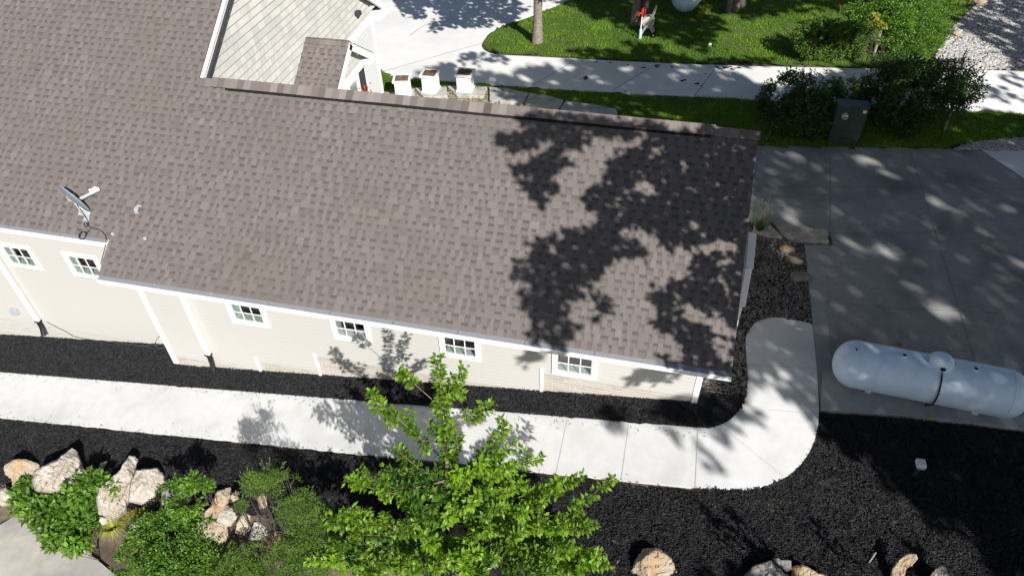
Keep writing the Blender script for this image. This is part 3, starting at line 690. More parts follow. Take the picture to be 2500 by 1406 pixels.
b.build('shutter', M['shutter'], house)
b = MB(); b.bb(GX+.02, GX+.055, 10.35, 10.75, -1.6, -.25); b.build('shutter', M['shutter'], house)

# pale bracket trim standing out from the right gable end
AZ0 = onp(1828, 655, (1, 0, 0), .14)[2]; 
tr = empty('garden_arbor', onp(1832, 640, (1, 0, 0), .15), label='white slatted arbor trim leaning on the right end wall above the pebble bed', cat='arbor')
A_ = onp(1836, 570, (1, 0, 0), .14); B_ = onp(1828, 655, (1, 0, 0), .14); C_ = onp(1811, 748, (1, 0, 0), .14)
A_a, B_a, C_a = A_, B_, C_
for nm, P, Q in (('rear_rail', A_, B_), ('front_rail', B_, C_)):
    b = MB(); d_ = (Q-P)/np.linalg.norm(Q-P); up = np.cross([1, 0, 0], d_); up = up if up[2] > 0 else -up
    L = np.linalg.norm(Q-P); b.box((P+Q)/2, (.115, L, .05), axes=[[1, 0, 0], d_, up]); b.box((P+Q)/2-up*.06-np.array([.06, 0, 0]), (.04, L*.98, .10), axes=[[1, 0, 0], d_, up])
    b.build(nm, M['white'], tr)
    if nm == 'rear_rail':
        b = MB()
        for k in range(14): b.box(P+d_*(L*(k+.5)/14)+np.array([.065, 0, -.01]), (.03, L/28, .05), axes=[[1, 0, 0], d_, up])
        b.build('slat', M['white'], tr)
b = MB(); b.bb(.08, .15, C_[1]-.03, C_[1]+.04, gz0(0.1, 1), C_[2]); b.bb(.08, .15, A_[1]-.04, A_[1]+.03, gz0(.1, 3), A_[2]); b.build('post', M['white'], tr)

# ------------------------------------------------------------------ objects
def leaves(b, P, D, L, W, v, droop=.25, flat=.5):
    """two-quad folded leaves at P pointing along D"""
    n_ = len(P); D = D/np.linalg.norm(D, axis=1)[:, None]
    up = np.tile([0, 0, 1.], (n_, 1))+rng.normal(0, flat, (n_, 3)); S = np.cross(D, up); S /= np.linalg.norm(S, axis=1)[:, None]+1e-9
    N = np.cross(S, D); L = np.broadcast_to(L, (n_,))[:, None]; W = np.broadcast_to(W, (n_,))[:, None]
    tip = P+D*L-N*L*droop*.6; mid = P+D*L*.48-N*W*.10
    V = np.stack([P, mid-S*W*.5+N*W*.16-D*L*.04, tip, mid+S*W*.5+N*W*.16-D*L*.04, mid], 1).reshape(-1, 3)
    F = (np.array([[0, 4, 2, 1], [0, 3, 2, 4]])[None]+(np.arange(n_)*5)[:, None, None]).reshape(-1, 4)
    b.add(V, F, np.repeat(np.broadcast_to(v, (n_,)), 2))
def unit(n_):
    q = rng.normal(size=(n_, 3)); return q/np.linalg.norm(q, axis=1)[:, None]

# boulders
def boulder(box, mt, label, h=None, seed=0, z=None, par=None, sink=.3, yd=0., flat=1., name='boulder', group='boulders along the lower edge of the bed', cat='boulder', f=gz):
    x0, y0, x1, y1 = box; cx, cy = (x0+x1)/2, y1-(y1-y0)*.35
    c = gpt(cx, cy, 0, lambda a, b_: gz(a, b_) if f is gz else f(a, b_)); dist = np.linalg.norm(c-CAM); sc_ = dist/FPX
    rx = (x1-x0)*sc_/2; ry = max((y1-y0)*sc_/2*.95, .5*rx); rz_ = h or ry*.85
    r_ = np.random.default_rng(seed+100); bm = bmesh.new(); bmesh.ops.create_icosphere(bm, subdivisions=4, radius=1)
    cuts = [(lambda d_: d_/np.linalg.norm(d_))(r_.normal(size=3)+np.array([0, 0, .25])) for _ in range(11)]; ofs = r_.uniform(.58, .9, 11)
    for v in bm.verts:
        p = np.array(v.co[:]); 
        for c_, o_ in zip(cuts, ofs):
            e = p@c_-o_
            if e > 0: p = p-c_*e*.97
        q = p*2.2+seed; nn = math.sin(q[0]*2.1+1.3*math.sin(q[1]*2.7))*math.sin(q[1]*2.3+q[2])*.05+math.sin(q[2]*7+q[0]*5+2*math.sin(q[1]*3))*.035+(abs(math.sin(q[0]*4.1+q[2]*3.3+1.7*math.sin(q[1]*5.1)))-.6)*.07+r_.normal(0, .014)
        p = p*(1+nn); v.co = (p[0]*rx*1.12, p[1]*ry*1.1, p[2]*rz_*1.15*flat)
    o = bmbuild(bm, name, mt, None, True, label=label, cat=cat, group=group)
    o.location = (c[0], c[1]+yd, c[2]+rz_*(1-sink)-rz_*.25); o.rotation_euler = (0, 0, r_.uniform(-.25, .25)); return o
def rockshape(outl, mt, label, depth=.6, seed=0, lift=0., group='boulders along the lower edge of the bed', f=None):
    """a solid rock whose outline seen from the front is outl: facetted, bulging to both sides of its middle plane"""
    o_ = np.array(outl, float); cx, cy = o_.mean(0); c = gpt(cx, cy+(o_[:, 1].max()-cy)*.95, .12+lift, SH0 if f is None else f); vd_ = (c-CAM)/np.linalg.norm(c-CAM); r_ = np.random.default_rng(seed+5)
    Q = np.array([onp(x, y, vd_, vd_@c) for x, y in outl]); e1 = np.cross(vd_, [0, 0, 1.]); e1 /= np.linalg.norm(e1); e2 = np.cross(e1, vd_); uv = np.c_[(Q-c)@e1, (Q-c)@e2]
    # roughen the outline
    pts = []
    for i in range(len(uv)):
        a, b2 = uv[i], uv[(i+1) % len(uv)]; L = np.linalg.norm(b2-a); k = max(1, int(L/.035)); nn = np.array([-(b2-a)[1], (b2-a)[0]])/max(L, 1e-6)
        for t in range(k): pts.append(a+(b2-a)*t/k+nn*r_.normal(0, .006)*(t > 0))
    uv = np.array(pts); N_ = len(uv); cen = uv.mean(0); mr = np.linalg.norm(uv-cen, axis=1).mean(); D = depth*mr*2*.62
    ks = 13; V = []; fac = [(lambda d_: d_/np.linalg.norm(d_))(r_.normal(size=3)*[1, 1, .5]+[0, 0, .9]) for _ in range(9)]; fo = r_.uniform(.50, .80, 9)
    def hgt_(p, e):
        q = np.array([(p[0]-cen[0])/mr, (p[1]-cen[1])/mr]); h = math.sqrt(max(0, 1-(1-e)**2.2))
        for n3, o3 in zip(fac, fo):
            lim = (o3-n3[0]*q[0]*.55-n3[1]*q[1]*.55)/n3[2]; h = min(h, max(.12*min(1, e*6), lim))
        n4 = float(vnoise(p[0]*9+seed, p[1]*9, 1, 3))-.5; n5 = float(vnoise(p[0]*22+seed, p[1]*16, 1, 6))-.5; cr_ = abs(math.sin(p[0]*13+seed+3*math.sin(p[1]*9)))
        return h*(1+.16*n4+.10*n5-.10*(cr_ < .12))
    rings = []
    for si in (1, -1):
        for k in range(1, ks+1):
            e = k/ks; row = []
            for i in range(N_):
                p = uv[i]*(1-e)+cen*e; hh = hgt_(p, min(1, e*1.35)) if e < 1 else hgt_(cen, 1)
                row.append(c+e1*p[0]+e2*p[1]-vd_*si*hh*D)
            rings.append((si, np.array(row)))
    rim = c+uv[:, :1]*e1+uv[:, 1:]*e2; b = MB()
    for si in (1, -1):
        seq = [rim]+[r for s2, r in rings if s2 == si]; VV = np.concatenate(seq); F = [[k*N_+i, k*N_+(i+1) % N_, (k+1)*N_+(i+1) % N_, (k+1)*N_+i] for k in range(ks) for i in range(N_)]
        F = np.array(F); F = F if si == 1 else F[:, ::-1]; b.add(VV, F, .5)
    b.build('boulder', mt, smooth=False, label=label, cat='boulder', group=group)
SH0 = lambda x, y: gz0(x, y)-.45*np.clip((-2.6-y)/.5, 0, 1)
S5 = lambda L: [(x/4.312, 1080+y/4.312) for x, y in L]; S6 = lambda L: [(400+x/4.917, 1120+y/4.917) for x, y in L]; S8 = lambda L: [(1300+x/3.125, 1200+y/3.125) for x, y in L]; S9 = lambda L: [(2100+x/3.4625, 1000+y/3.4625) for x, y in L]
RK = [(S5([(65, 260), (100, 230), (180, 190), (280, 195), (390, 240), (405, 300), (365, 380), (370, 430), (280, 450), (150, 440), (130, 370), (70, 330)]), 'rock', 'rounded tan boulder with a golden left face, near the left edge of the photo'),
 (S5([(400, 290), (520, 230), (620, 180), (700, 120), (745, 85), (790, 115), (830, 200), (860, 290), (890, 330), (800, 430), (700, 500), (540, 510), (400, 480), (370, 380)]), 'rockp', 'large pointed pale boulder carrying the shadow of a leafy sprig'),
 (S5([(912, 270), (950, 250), (985, 290), (980, 330), (930, 345), (905, 310)]), 'rockp', 'small round pale stone between the pointed boulder and the broad leaved shrub'),
 (S5([(1060, 215), (1130, 198), (1110, 240), (1085, 285), (1050, 280)]), 'rockp', 'small pointed pale stone right of the small round one'),
 (S5([(1350, 175), (1400, 180), (1430, 210), (1410, 290), (1420, 330), (1390, 380), (1385, 470), (1370, 560), (1340, 640), (1330, 700), (1210, 780), (1130, 740), (1060, 710), (1045, 580), (1060, 480), (1140, 410), (1190, 370), (1270, 300), (1290, 250)]), 'rockp', 'tall tan boulder with a knob on top above the yellow grass clump'),
 (S5([(1440, 310), (1500, 295), (1640, 285), (1690, 330), (1720, 430), (1650, 480), (1620, 560), (1500, 630), (1370, 600), (1385, 450), (1400, 390)]), 'rockp', 'broad flat topped grey tan boulder right of the knobbed one'),
 (S5([(1060, 780), (1130, 790), (1135, 840), (1085, 865), (1045, 830)]), 'rockp', 'small tan stone tucked under the yellow grass clump'),
 (S5([(1380, 860), (1500, 770), (1560, 770), (1560, 900), (1450, 960), (1370, 910)]), 'rockg', 'grey stone beside the leafy shrub, lowest left of the pile'),
 (S5([(0, 510), (60, 480), (150, 570), (145, 640), (40, 665), (-40, 640)]), 'rockp', 'pale stone cut off by the left edge of the photo'),
 (S6([(0, 390), (60, 340), (200, 335), (330, 360), (350, 480), (250, 560), (60, 610), (-20, 590)]), 'rockg', 'dark grey boulder half hidden by leafy shrub'),
 (S6([(640, 400), (780, 365), (805, 420), (770, 520), (710, 650), (610, 730), (480, 700), (480, 640), (560, 570), (600, 480)]), 'rock', 'yellow tan boulder in the middle of the cracked pile'),
 (S6([(800, 450), (860, 380), (905, 400), (890, 480), (830, 510)]), 'rock', 'small upright tan stone right of the yellow tan boulder'),
 (S6([(670, 660), (760, 570), (830, 600), (875, 700), (800, 800), (700, 800), (640, 740)]), 'rockp', 'grey topped boulder in the centre of the pile'),
 (S6([(430, 790), (520, 720), (640, 755), (740, 790), (765, 920), (700, 1020), (540, 1000), (425, 900)]), 'rock', 'golden boulder at the lower left of the pile'),
 (S6([(1090, 770), (1250, 755), (1350, 800), (1300, 870), (1150, 960), (1035, 990), (1040, 920)]), 'rockp', 'whitish boulder at the right of the pile under the fine leaved shrub'),
 (S6([(1120, 470), (1190, 410), (1240, 450), (1235, 560), (1160, 590)]), 'rock', 'small dappled tan boulder at the top of the pile beside fine leaved shrub'),
 (S6([(880, 760), (960, 640), (1060, 690), (1070, 820), (960, 900), (870, 870)]), 'rock', 'dappled brown boulder between the grey topped and the whitish ones'),
 (S6([(1300, 900), (1420, 870), (1410, 1010), (1310, 1010)]), 'rock', 'orange tan stone deep under the fine leaved shrub'),
 (S8([(850, 440), (940, 425), (1010, 470), (1060, 510), (1100, 590), (1125, 660), (1100, 760), (750, 760), (750, 600), (790, 520)]), 'rock', 'tall ragged golden boulder at the bottom edge of the photo'),
 (S8([(560, 560), (600, 530), (660, 515), (745, 580), (755, 620), (740, 720), (530, 720), (535, 620)]), 'rock', 'pale pinkish tan boulder left of the tall golden one'),
 (S8([(1600, 650), (1690, 565), (1820, 525), (1900, 600), (1950, 640), (1900, 740), (1600, 740)]), 'rockg', 'grey white jagged boulder in dappled shade'),
 (S8([(1835, 505), (1970, 525), (1975, 590), (1940, 612), (1870, 560)]), 'rockg', 'small grey stone perched behind the jagged grey one'),
 (S8([(1985, 575), (2060, 555), (2180, 620), (2310, 650), (2310, 740), (1975, 740)]), 'rock', 'flat sandy boulder right of the grey jagged one'),
 (S9([(390, 1220), (470, 1225), (485, 1260), (445, 1300), (385, 1350), (370, 1460), (250, 1460), (270, 1340), (330, 1260)]), 'rock', 'cream boulder with dark patches standing in the shaded mulch'),
 (S9([(690, 1315), (720, 1330), (770, 1460), (560, 1460), (610, 1370)]), 'rockp', 'cream boulder at the bottom right, partly out of frame'),
]
def grow(ol, k):
    o_ = np.array(ol, float); c_ = o_.mean(0); return [tuple(c_+(p-c_)*k) for p in o_]
for i, (ol, mt_, lb) in enumerate(RK): rockshape(grow(ol, 1.14 if i < 18 else 1.05), M[mt_], lb, seed=i*3+1, depth=.75)
for i, (bx, lb) in enumerate((((1904, 596, 1938, 620), 'golden stone catching a sun fleck in the pebble bed'), ((1920, 622, 1958, 650), 'tan block in the pebble bed below the golden stone'), ((1930, 662, 1966, 690), 'small grey white split stone in the pebble bed'), ((1952, 660, 1978, 688), 'dark brown stone against the driveway edge'))):
    boulder(bx, M['stone_' if i < 2 else 'rockg'], lb, .09, seed=60+i, group='stones in the pebble bed', cat='stone', name='garden_stone', f=gz0, sink=.2)
for i, (bx, lb) in enumerate((((2318, 72, 2340, 96), 'tan rock on the edge of the white gravel'), ((2368, 0, 2400, 14), 'brown rock at the top edge of the photo by the gravel'))):
    boulder(bx, M['rock'], lb, .14, seed=80+i, group='rocks beside the gravel', cat='rock', name='edge_rock', f=gz0)

def flatstone(poly, th, label, mt='lime', off=.0, seed=0, group='flat limestone slabs'):
    P = px2w(poly); r_ = np.random.default_rng(seed); bm = bmesh.new(); pts = []
    for i in range(len(P)):
        a, c_ = np.array(P[i]), np.array(P[(i+1) % len(P)]); L = np.linalg.norm(c_-a); k = max(2, int(L/.09)); nn = np.array([-(c_-a)[1], (c_-a)[0]])/L
        for t in range(k): pts.append(a+(c_-a)*t/k+nn*r_.normal(0, .012)*(t > 0))
    bm.faces.new([bm.verts.new((p[0], p[1], 0)) for p in pts]); bm.normal_update()
    if bm.faces[:][0].normal.z < 0: bmesh.ops.reverse_faces(bm, faces=bm.faces[:])
    bmesh.ops.recalc_face_normals(bm, faces=bm.faces[:])
    r = bmesh.ops.extrude_face_region(bm, geom=bm.faces[:]); nv = {e for e in r['geom'] if isinstance(e, bmesh.types.BMVert)}
    for v in bm.verts: v.co.z = float(gz0(v.co.x, v.co.y))+off+(th if v in nv else -.05)
    bmesh.ops.recalc_face_normals(bm, faces=bm.faces[:])
    o = bmbuild(bm, 'flat_stone', M[mt], None, False, label=label, cat='stone slab', group=group); m_ = o.modifiers.new('bevel', 'BEVEL'); m_.width = .02; m_.segments = 2; m_.limit_method = 'ANGLE'; return o
ZZ = lambda L: [(900+x/4.1667, y/4.1667) for x, y in L]
flatstone(ZZ([(1228, 925), (1400, 935), (1612, 982), (1600, 1060), (1560, 1092), (1232, 1052)]), .14, 'flat limestone slab right of the pebbles and the last white planter', seed=1)
flatstone(ZZ([(1645, 988), (1800, 1005), (1976, 1058), (1960, 1110), (1930, 1142), (1750, 1120), (1588, 1092)]), .14, 'middle limestone slab of the row behind the ridge', seed=2)
flatstone(ZZ([(2015, 1062), (2300, 1105), (2510, 1148), (2528, 1190), (2490, 1250), (2200, 1230), (1950, 1140)]), .14, 'longest limestone slab with dark scuffs, rightmost of the row behind the ridge', seed=3)
flatstone(ZZ([(805, 908), (850, 905), (1208, 918), (1168, 1012), (905, 1010)]), .12, 'tan slab under the white planter nearest the limestone row', seed=4)
flatstone(ZZ([(470, 926), (520, 922), (790, 914), (808, 1012), (560, 1020)]), .12, 'tan slab under the middle white planter', seed=5)
flatstone(ZZ([(240, 985), (300, 950), (470, 932), (476, 1020), (250, 1030)]), .12, 'tan slab under the planter nearest the house', seed=6)
flatstone([(1885, 548), (1930, 556), (2018, 567), (2022, 598), (1990, 597), (1935, 592), (1905, 575)], .10, 'long white limestone slab lying between the pebble bed and driveway', seed=7, mt='rockp', group='limestone slabs at the driveway')
flatstone([(1842, 545), (1872, 542), (1884, 560), (1910, 585), (1870, 580), (1835, 570)], .08, 'short limestone slab beside the ornamental grass', seed=8, mt='rockp', group='limestone slabs at the driveway')
b = MB(); A = gpt(1716, 962); B = gpt(1814, 975); L = np.linalg.norm(B-A); d_ = (B-A)/L; b.box((A+B)/2+[0, 0, .02], (L, .09, .10), rz=math.atan2(d_[1], d_[0]))
tag(b.build('edging_timber', M['timber'], bevel=.008), 'pale edging timber between the pebbles and mulch at the house corner', 'edging')

# white planters
def planter():
    t = empty('planter', (0, 0, 0)); b = MB(); w1, w2, h = .40, .46, .56
    z = 0
    for (wd, z0, z1) in ((.48, 0, .05),): b.bb(-wd/2, wd/2, -wd/2, wd/2, z0, z1)
    b.bb(-.21, .21, -.21, .21, .05, .50)
    b.build('body', M['white'], t, local=True, bevel=.005)
    b = MB(); wo, wi = .26, .20
    for (a, c_, p, q) in ((-wo, wo, -wo, -wi), (-wo, wo, wi, wo), (-wo, -wi, -wi, wi), (wi, wo, -wi, wi)): b.bb(a, c_, p, q, .50, .56)
    b.bb(-.235, .235, -.235, .235, .475, .50); b.build('rim', M['white'], t, local=True, bevel=.005)
    b = MB()
    for (a, c_, p, q) in ((-.15, .15, .11, .13), (-.15, .15, .41, .43), (-.15, -.13, .13, .41), (.13, .15, .13, .41)):
        b.bb(a, c_, -.222, -.21, p, q); b.bb(.21, .222, a, c_, p, q); b.bb(-.222, -.21, a, c_, p, q)
    b.build('panel_moulding', M['white'], t, local=True)
    X, Y = np.meshgrid(np.linspace(-.198, .198, 16), np.linspace(-.198, .198, 16), indexing='ij'); Z = .53+.03*vnoise(X, Y, 22, 3)
    idx = np.arange(256).reshape(16, 16); b = MB(); b.add(np.stack([X, Y, Z], -1), np.stack([idx[:-1, :-1], idx[1:, :-1], idx[1:, 1:], idx[:-1, 1:]], -1).reshape(-1, 4)); b.build('potting_soil', M['psoil'], t, local=True)
    return t
def ctree(o, parent=None):
    c = o.copy(); col.objects.link(c); c.parent = parent
    for ch in list(o.children): ctree(ch, c)
    return c
pl = planter()
for i, (px, py, rz, lb) in enumerate(((987, 240, .22, 'white square planter nearest the house, turned slightly'), (1054, 228, .02, 'white square planter in the middle of the three'), (1138, 226, -.02, 'white square planter farthest from the house, beside the limestone row'))):
    o = pl if i == 0 else ctree(pl); P = gpt(px, py); o.location = (P[0], P[1], P[2]+.115); o.rotation_euler = (0, 0, rz); o.scale = (1.12, 1.12, 1.12); tag(o, lb, 'planter', 'white planters on the stone slabs')
# red flowers by the bay
P = onp(891, 226, (1, 0, 0), BF+.12); fl = empty('flower_pot', P-[0, 0, .3], label='red flowers blooming at the bay window', cat='flowers')
b = MB(); q = P+rng.normal(0, .09, (60, 3)); leaves(b, q, unit(60), .07, .06, rng.random(60)); b.build('petals', M['flower'], fl, kind='stuff')
b = MB(); q = P-[0, 0, .08]+rng.normal(0, .09, (80, 3)); leaves(b, q, unit(80), .09, .05, rng.random(80)); b.build('foliage', M['leaf'], fl)
b = MB(); b.lathe([(0, -.3), (.10, -.3), (.13, -.1), (.11, -.1), (.0, -.12)], P, 16); b.build('pot', M['white'], fl)

# propane tanks
def tank(name, C, ax, L, R, label, dome=True, legs=True):
    t = empty(name, (C[0], C[1], float(gz0(C[0], C[1]))), label=label, cat='propane tank'); ax = np.array(ax, float); ax /= np.linalg.norm(ax); up = np.array([0, 0, 1.]); sd = np.cross(up, ax)
    prof = []; hl = L/2-R*.85
    for q in np.linspace(0, math.pi/2, 12): prof.append((R*math.sin(q), -hl-R*.85*math.cos(q)))
    for k in range(-4, 5): prof.append((R, hl*k/4.2))
    for q in np.linspace(math.pi/2, 0, 12): prof.append((max(R*math.sin(q), 0.0001), hl+R*.85*math.cos(q)))
    A = [sd, np.cross(ax, sd), ax]
    b = MB(); b.lathe(prof, C, 40, axes=A); b.build('tank_shell', M['tank'], t, smooth=True)
    for s_ in (-1, 1):
        b = MB(); b.lathe([(R+.0005, s_*hl-.014), (R+.007, s_*hl-.006), (R+.007, s_*hl+.006), (R+.0005, s_*hl+.014)], C, 40, axes=A); b.build('weld_seam', M['tank'], t, smooth=True)
    for s_ in (-1, 1):
        for q in (-1, 1):
            b = MB(); p = C+ax*s_*hl*.72+sd*q*R*.35; b.box((p[0], p[1], (p[2]-R*.85+t.location[2])/2+.05), (.10, .14, max(.1, (p[2]-R*.8)-t.location[2])), rz=math.atan2(ax[1], ax[0])); b.build('leg', M['tank'], t)
    return t, A
TC0 = np.array(onp(2262, 930, (0, 0, 1), -1.12)); 
la = onp(2052, 890, (0, 0, 1), -1.12); lb_ = onp(2490, 975, (0, 0, 1), -1.12); ax = (lb_-la); ax[2] = 0; ax /= np.linalg.norm(ax)
TC = (onp(2034, 886, (0, 0, 1), -1.12)+onp(2508, 962, (0, 0, 1), -1.12))/2
LT = np.linalg.norm(onp(2508, 962, (0, 0, 1), -1.12)-onp(2034, 886, (0, 0, 1), -1.12))
tk, A = tank('propane_tank', TC, ax, LT, .45, 'white propane tank with black hose at the driveway edge')
sd = A[0]
D0 = TC+ax*.08*LT*0+ax*(.12)
D0 = TC+ax*((onp(2297, 880, (0, 0, 1), -.65)-TC)@ax)
b = MB(); b.lathe([(.205, -.07), (.205, .05), (.195, .09), (.15, .135), (.08, .155), (.0001, .16)], D0+np.array([0, 0, .45]), 28); dm = b.build('valve_dome', M['tank'], tk, smooth=True)
b = MB(); b.box(D0+sd*-.205+np.array([0, 0, .50]), (.07, .05, .05)); b.build('dome_latch', M['rub'], dm)
b = MB(); 

for s_ in (-1, 1): b = MB(); b.box(D0+ax*s_*.215+np.array([0, 0, .47]), (.04, .05, .07)); b.build('hinge', M['metal'], dm)

for s_ in (-.98, .92):
    p = D0+ax*s_*.62; b = MB(); ang = .25; c_ = np.array([0, 0, 1.])
    b.lathe([(.052, 0), (.052, .03), (.038, .03), (.038, .004)], p+c_*.45-np.array([0, 0, .005]), 14); lg = b.build('lifting_lug', M['tank'], tk); b = MB(); b.lathe([(.0001, .012), (.037, .012), (.037, .02), (.0001, .024)], p+c_*.45, 14); b.build('lug_cap', M['rub'], lg)
so_ = -sd if (-sd)[1] < 0 else sd
b = MB(); hp = []
for q in np.linspace(.42, 2.6, 14): hp.append(D0+ax*.02*q+so_*math.sin(q)*.475+np.array([0, 0, math.cos(q)*.475]))
hp = [D0+so_*.215+np.array([0, 0, .50])]+hp; hp.append(D0+so_*.3+np.array([0, 0, -.55])); b.tube(hp, .014, 8); b.build('hose', M['rub'], tk, smooth=True)
b = MB(); b.tube([hp[1], hp[1]*.5+hp[2]*.5], .02, 8); b.build('hose_fitting', M['metal'], tk)
b = MB(); p = TC-ax*(LT/2-.30)+so_*.05; b.box(p+[0, 0, .433], (.035, .05, .01), rz=.2); b.build('data_plate', M['shutter'], tk)
for s_ in (-.53, .30):
    b = MB(); p = D0+ax*s_*1.35+so_*.44; b.box((p[0], p[1], float(gz0(p[0], p[1]))+.02), (.12, .05, .05), rz=math.atan2(ax[1], ax[0])); b.build('foot', M['tank'], tk)
# rusty pipe stub at the tank
A1 = gpt(2254, 1026, .05); B1 = gpt(2274, 1014, .12); b = MB(); b.tube([A1, B1, B1+[.05, .05, -.1]], .014, 6); tag(b.build('gas_riser', M['ylow']), 'short yellow gas riser poking from the mulch below the tank', 'pipe')
# far tank
C2 = np.array(gpt(1668, 36)); C2[2] += .62; e2 = gpt(1720, -25); dr = e2-gpt(1668, 36); dr[2] = 0; dr /= np.linalg.norm(dr)
tank('propane_tank', C2+dr*1.15, dr, 3.2, .50, 'dappled white propane tank end on in the shaded lawn beyond the drive')

# yard hydrant and hose reel
P = gpt(1562, 96); t = empty('yard_hydrant', P, label='red headed yard hydrant on a white standpipe in the lawn', cat='hydrant')
b = MB(); b.tube([P, P+[0, 0, .34]], .055, 12); b.build('sleeve', M['pipe'], t); b = MB(); b.tube([P+[0, 0, .3], P+[0, 0, .85]], .022, 10); b.build('standpipe', M['white'], t)
b = MB(); b.tube([P+[0, 0, .82], P+[0, 0, 1.0], P+[0, 0, 1.1]], [.03, .05, .035], 10); b.tube([P+[0, 0, .95], P+[-.09, -.03, .93], P+[-.13, -.05, .84]], .025, 8); hd = b.build('hydrant_head', M['red'], t)
b = MB(); b.tube([P+[0, 0, 1.1], P+[.05, 0, 1.16], P+[.10, 0, 1.05], P+[.09, 0, .86]], .016, 6); b.build('lever', M['red'], hd)
P = gpt(1583, 86); t = empty('hose_reel', P, label='beige wheeled hose reel cart beside the yard hydrant', cat='hose reel')
Q = lambda x, y, z: P+np.array([x, y, z])
for yy in (-.16, .16):
    b = MB(); b.tube([Q(-.28, yy, .02), Q(-.12, yy, .35), Q(.05, yy, .62), Q(.16, yy, 1.0)], [.035, .045, .04, .03], 8); b.tube([Q(.18, yy, .10), Q(.02, yy, .40)], .035, 8); b.build('side_frame', M['beige'], t)
    b = MB(); b.lathe([(.0001, -.012), (.21, -.012), (.21, .012), (.0001, .012)], Q(-.05, yy*.75, .50), 24, axes=[[1, 0, 0], [0, 0, 1], [0, 1, 0]]); b.build('reel_disc', M['beige'], t)
    b = MB(); b.lathe([(.0001, -.02), (.09, -.02), (.09, .02), (.0001, .02)], Q(.18, yy*1.25, .09), 20, axes=[[1, 0, 0], [0, 0, 1], [0, 1, 0]]); wh = b.build('wheel', M['rub'], t)
    b = MB(); b.lathe([(.0001, -.024), (.04, -.024), (.04, .024), (.0001, .024)], Q(.18, yy*1.25, .09), 14, axes=[[1, 0, 0], [0, 0, 1], [0, 1, 0]]); b.build('hub', M['beige'], wh)
b = MB(); b.tube([Q(.16, -.17, 1.0), Q(.16, .17, 1.0)], .03, 8); b.build('handle', M['beige'], t)
b = MB()
for k in range(7):
    yy = -.11+k*.035; b.tube([Q(-.05+.14*math.cos(q), yy, .50+.14*math.sin(q)) for q in np.linspace(0, 6.28, 18)], .017, 6)
b.tube([Q(-.05+.30*math.cos(q)*(1+.1*math.sin(3*q)), .2, .48+.36*math.sin(q)) for q in np.linspace(-.8, 2.6, 16)], .012, 6); b.build('hose', M['green'], t)

# stake lights
def stake(px, py, h, hw, lb, big=False):
    P = gpt(px, py); t = empty('garden_light', P, label=lb, cat='garden light'); b = MB(); b.tube([P-[0, 0, .05], P+[0, 0, h]], .011, 6); b.tube([P+[.035, 0, -.05], P+[.035, 0, h*.7]], .008, 6); b.build('stake', M['stake'], t)
    b = MB(); b.box(P+[0, 0, h+.01], (hw, hw*1.1, .10)); hd = b.build('lamp_head', M['white'], t, bevel=.025); b = MB(); b.box(P+[0, -hw*.54, h+.0], (hw*.7, .012, .06)); b.build('lens', M['blind'], hd)
    b = MB(); b.tube([P+[0, 0, .02], P+[-.12, -.02, .03], P+[-.28, .06, .015], P+[-.36, .16, .0]], .006, 5); b.build('cable', M['rub'], t)
stake(2229, 1162, .36, .15, 'pale square garden light on a green stake in the shaded mulch')
stake(1729, 136, .36, .10, 'small pale garden light on a stake in the lawn beyond the drive')
# electrical pedestal
P = gpt(2055, 352); a_ = gpt(2092, 356)-gpt(2018, 350); rz = math.atan2(a_[1], a_[0]); wd = np.linalg.norm(a_[:2]); t = empty('utility_pedestal', P, rz, label='dark green utility pedestal with round meter between the bushes', cat='utility box')
b = MB(); b.bb(-wd/2, wd/2, 0, .34, -.1, 1.12); b.build('cabinet', M['green'], t, local=True, bevel=.012)
b = MB(); b.bb(-wd/2-.01, wd/2+.01, -.02, .36, 1.12, 1.17); b.build('lid', M['green'], t, local=True, bevel=.01)
b = MB(); b.bb(-wd/2+.02, wd/2-.02, -.008, 0, .38, .40); b.bb(-.012, .012, -.008, 0, .41, 1.05); b.bb(-.1, .12, -.03, -.008, .16, .19); b.build('door_seam', M['shutter'], t, local=True)
b = MB(); b.lathe([(.0001, .10), (.07, .10), (.085, .06), (.085, 0), (.10, 0)], (-wd*.20, -.0, .86), 24, axes=[[1, 0, 0], [0, 0, 1], [0, -1, 0]]); mt_ = b.build('meter', M['metal'], t, local=True, smooth=True); b = MB(); b.box((-wd*.20+.01, -.104, .86), (.09, .006, .025)); b.build('meter_dial', M['rub'], mt_, local=True)
b = MB(); b.bb(wd*.33, wd*.44, -.006, 0, .98, 1.06); b.build('sticker', M['white'], t, local=True)
# posts and thin markers
def post(b_px, t_px, wd, name, lb, mt='wood', cat='post', grp=None):
    P = gpt(*b_px); r = ray(*t_px); k = ((P-CAM)[:2]@r[:2])/(r[:2]@r[:2]); T = CAM+r*k; b = MB(); d_ = T-P; L = np.linalg.norm(d_)
    b.tube([P-[0, 0, .05], T], wd, 4 if wd > .03 else 6); tag(b.build(name, M[mt]), lb, cat, grp)
post((2133, 136), (2150, 76), .055, 'wooden_post', 'weathered wooden post at the edge of the shrubs beyond the drive', grp='short wooden posts')
post((2306, 318), (2326, 262), .045, 'wooden_post', 'thin wooden post under the large dark bush', grp='short wooden posts')
post((1807, 290), (1812, 224), .007, 'marker_rod', 'thin marker rod standing in the grass strip', 'wood', 'rod', 'thin marker rods')
post((2440, 50), (2470, 8), .010, 'marker_rod', 'thin marker rod with dark tip in the white gravel', 'wood', 'rod', 'thin marker rods')
post((2046, 12), (2053, -4), .03, 'marker_flag', 'small red marker in the shaded lawn at the top edge', 'red', 'marker')
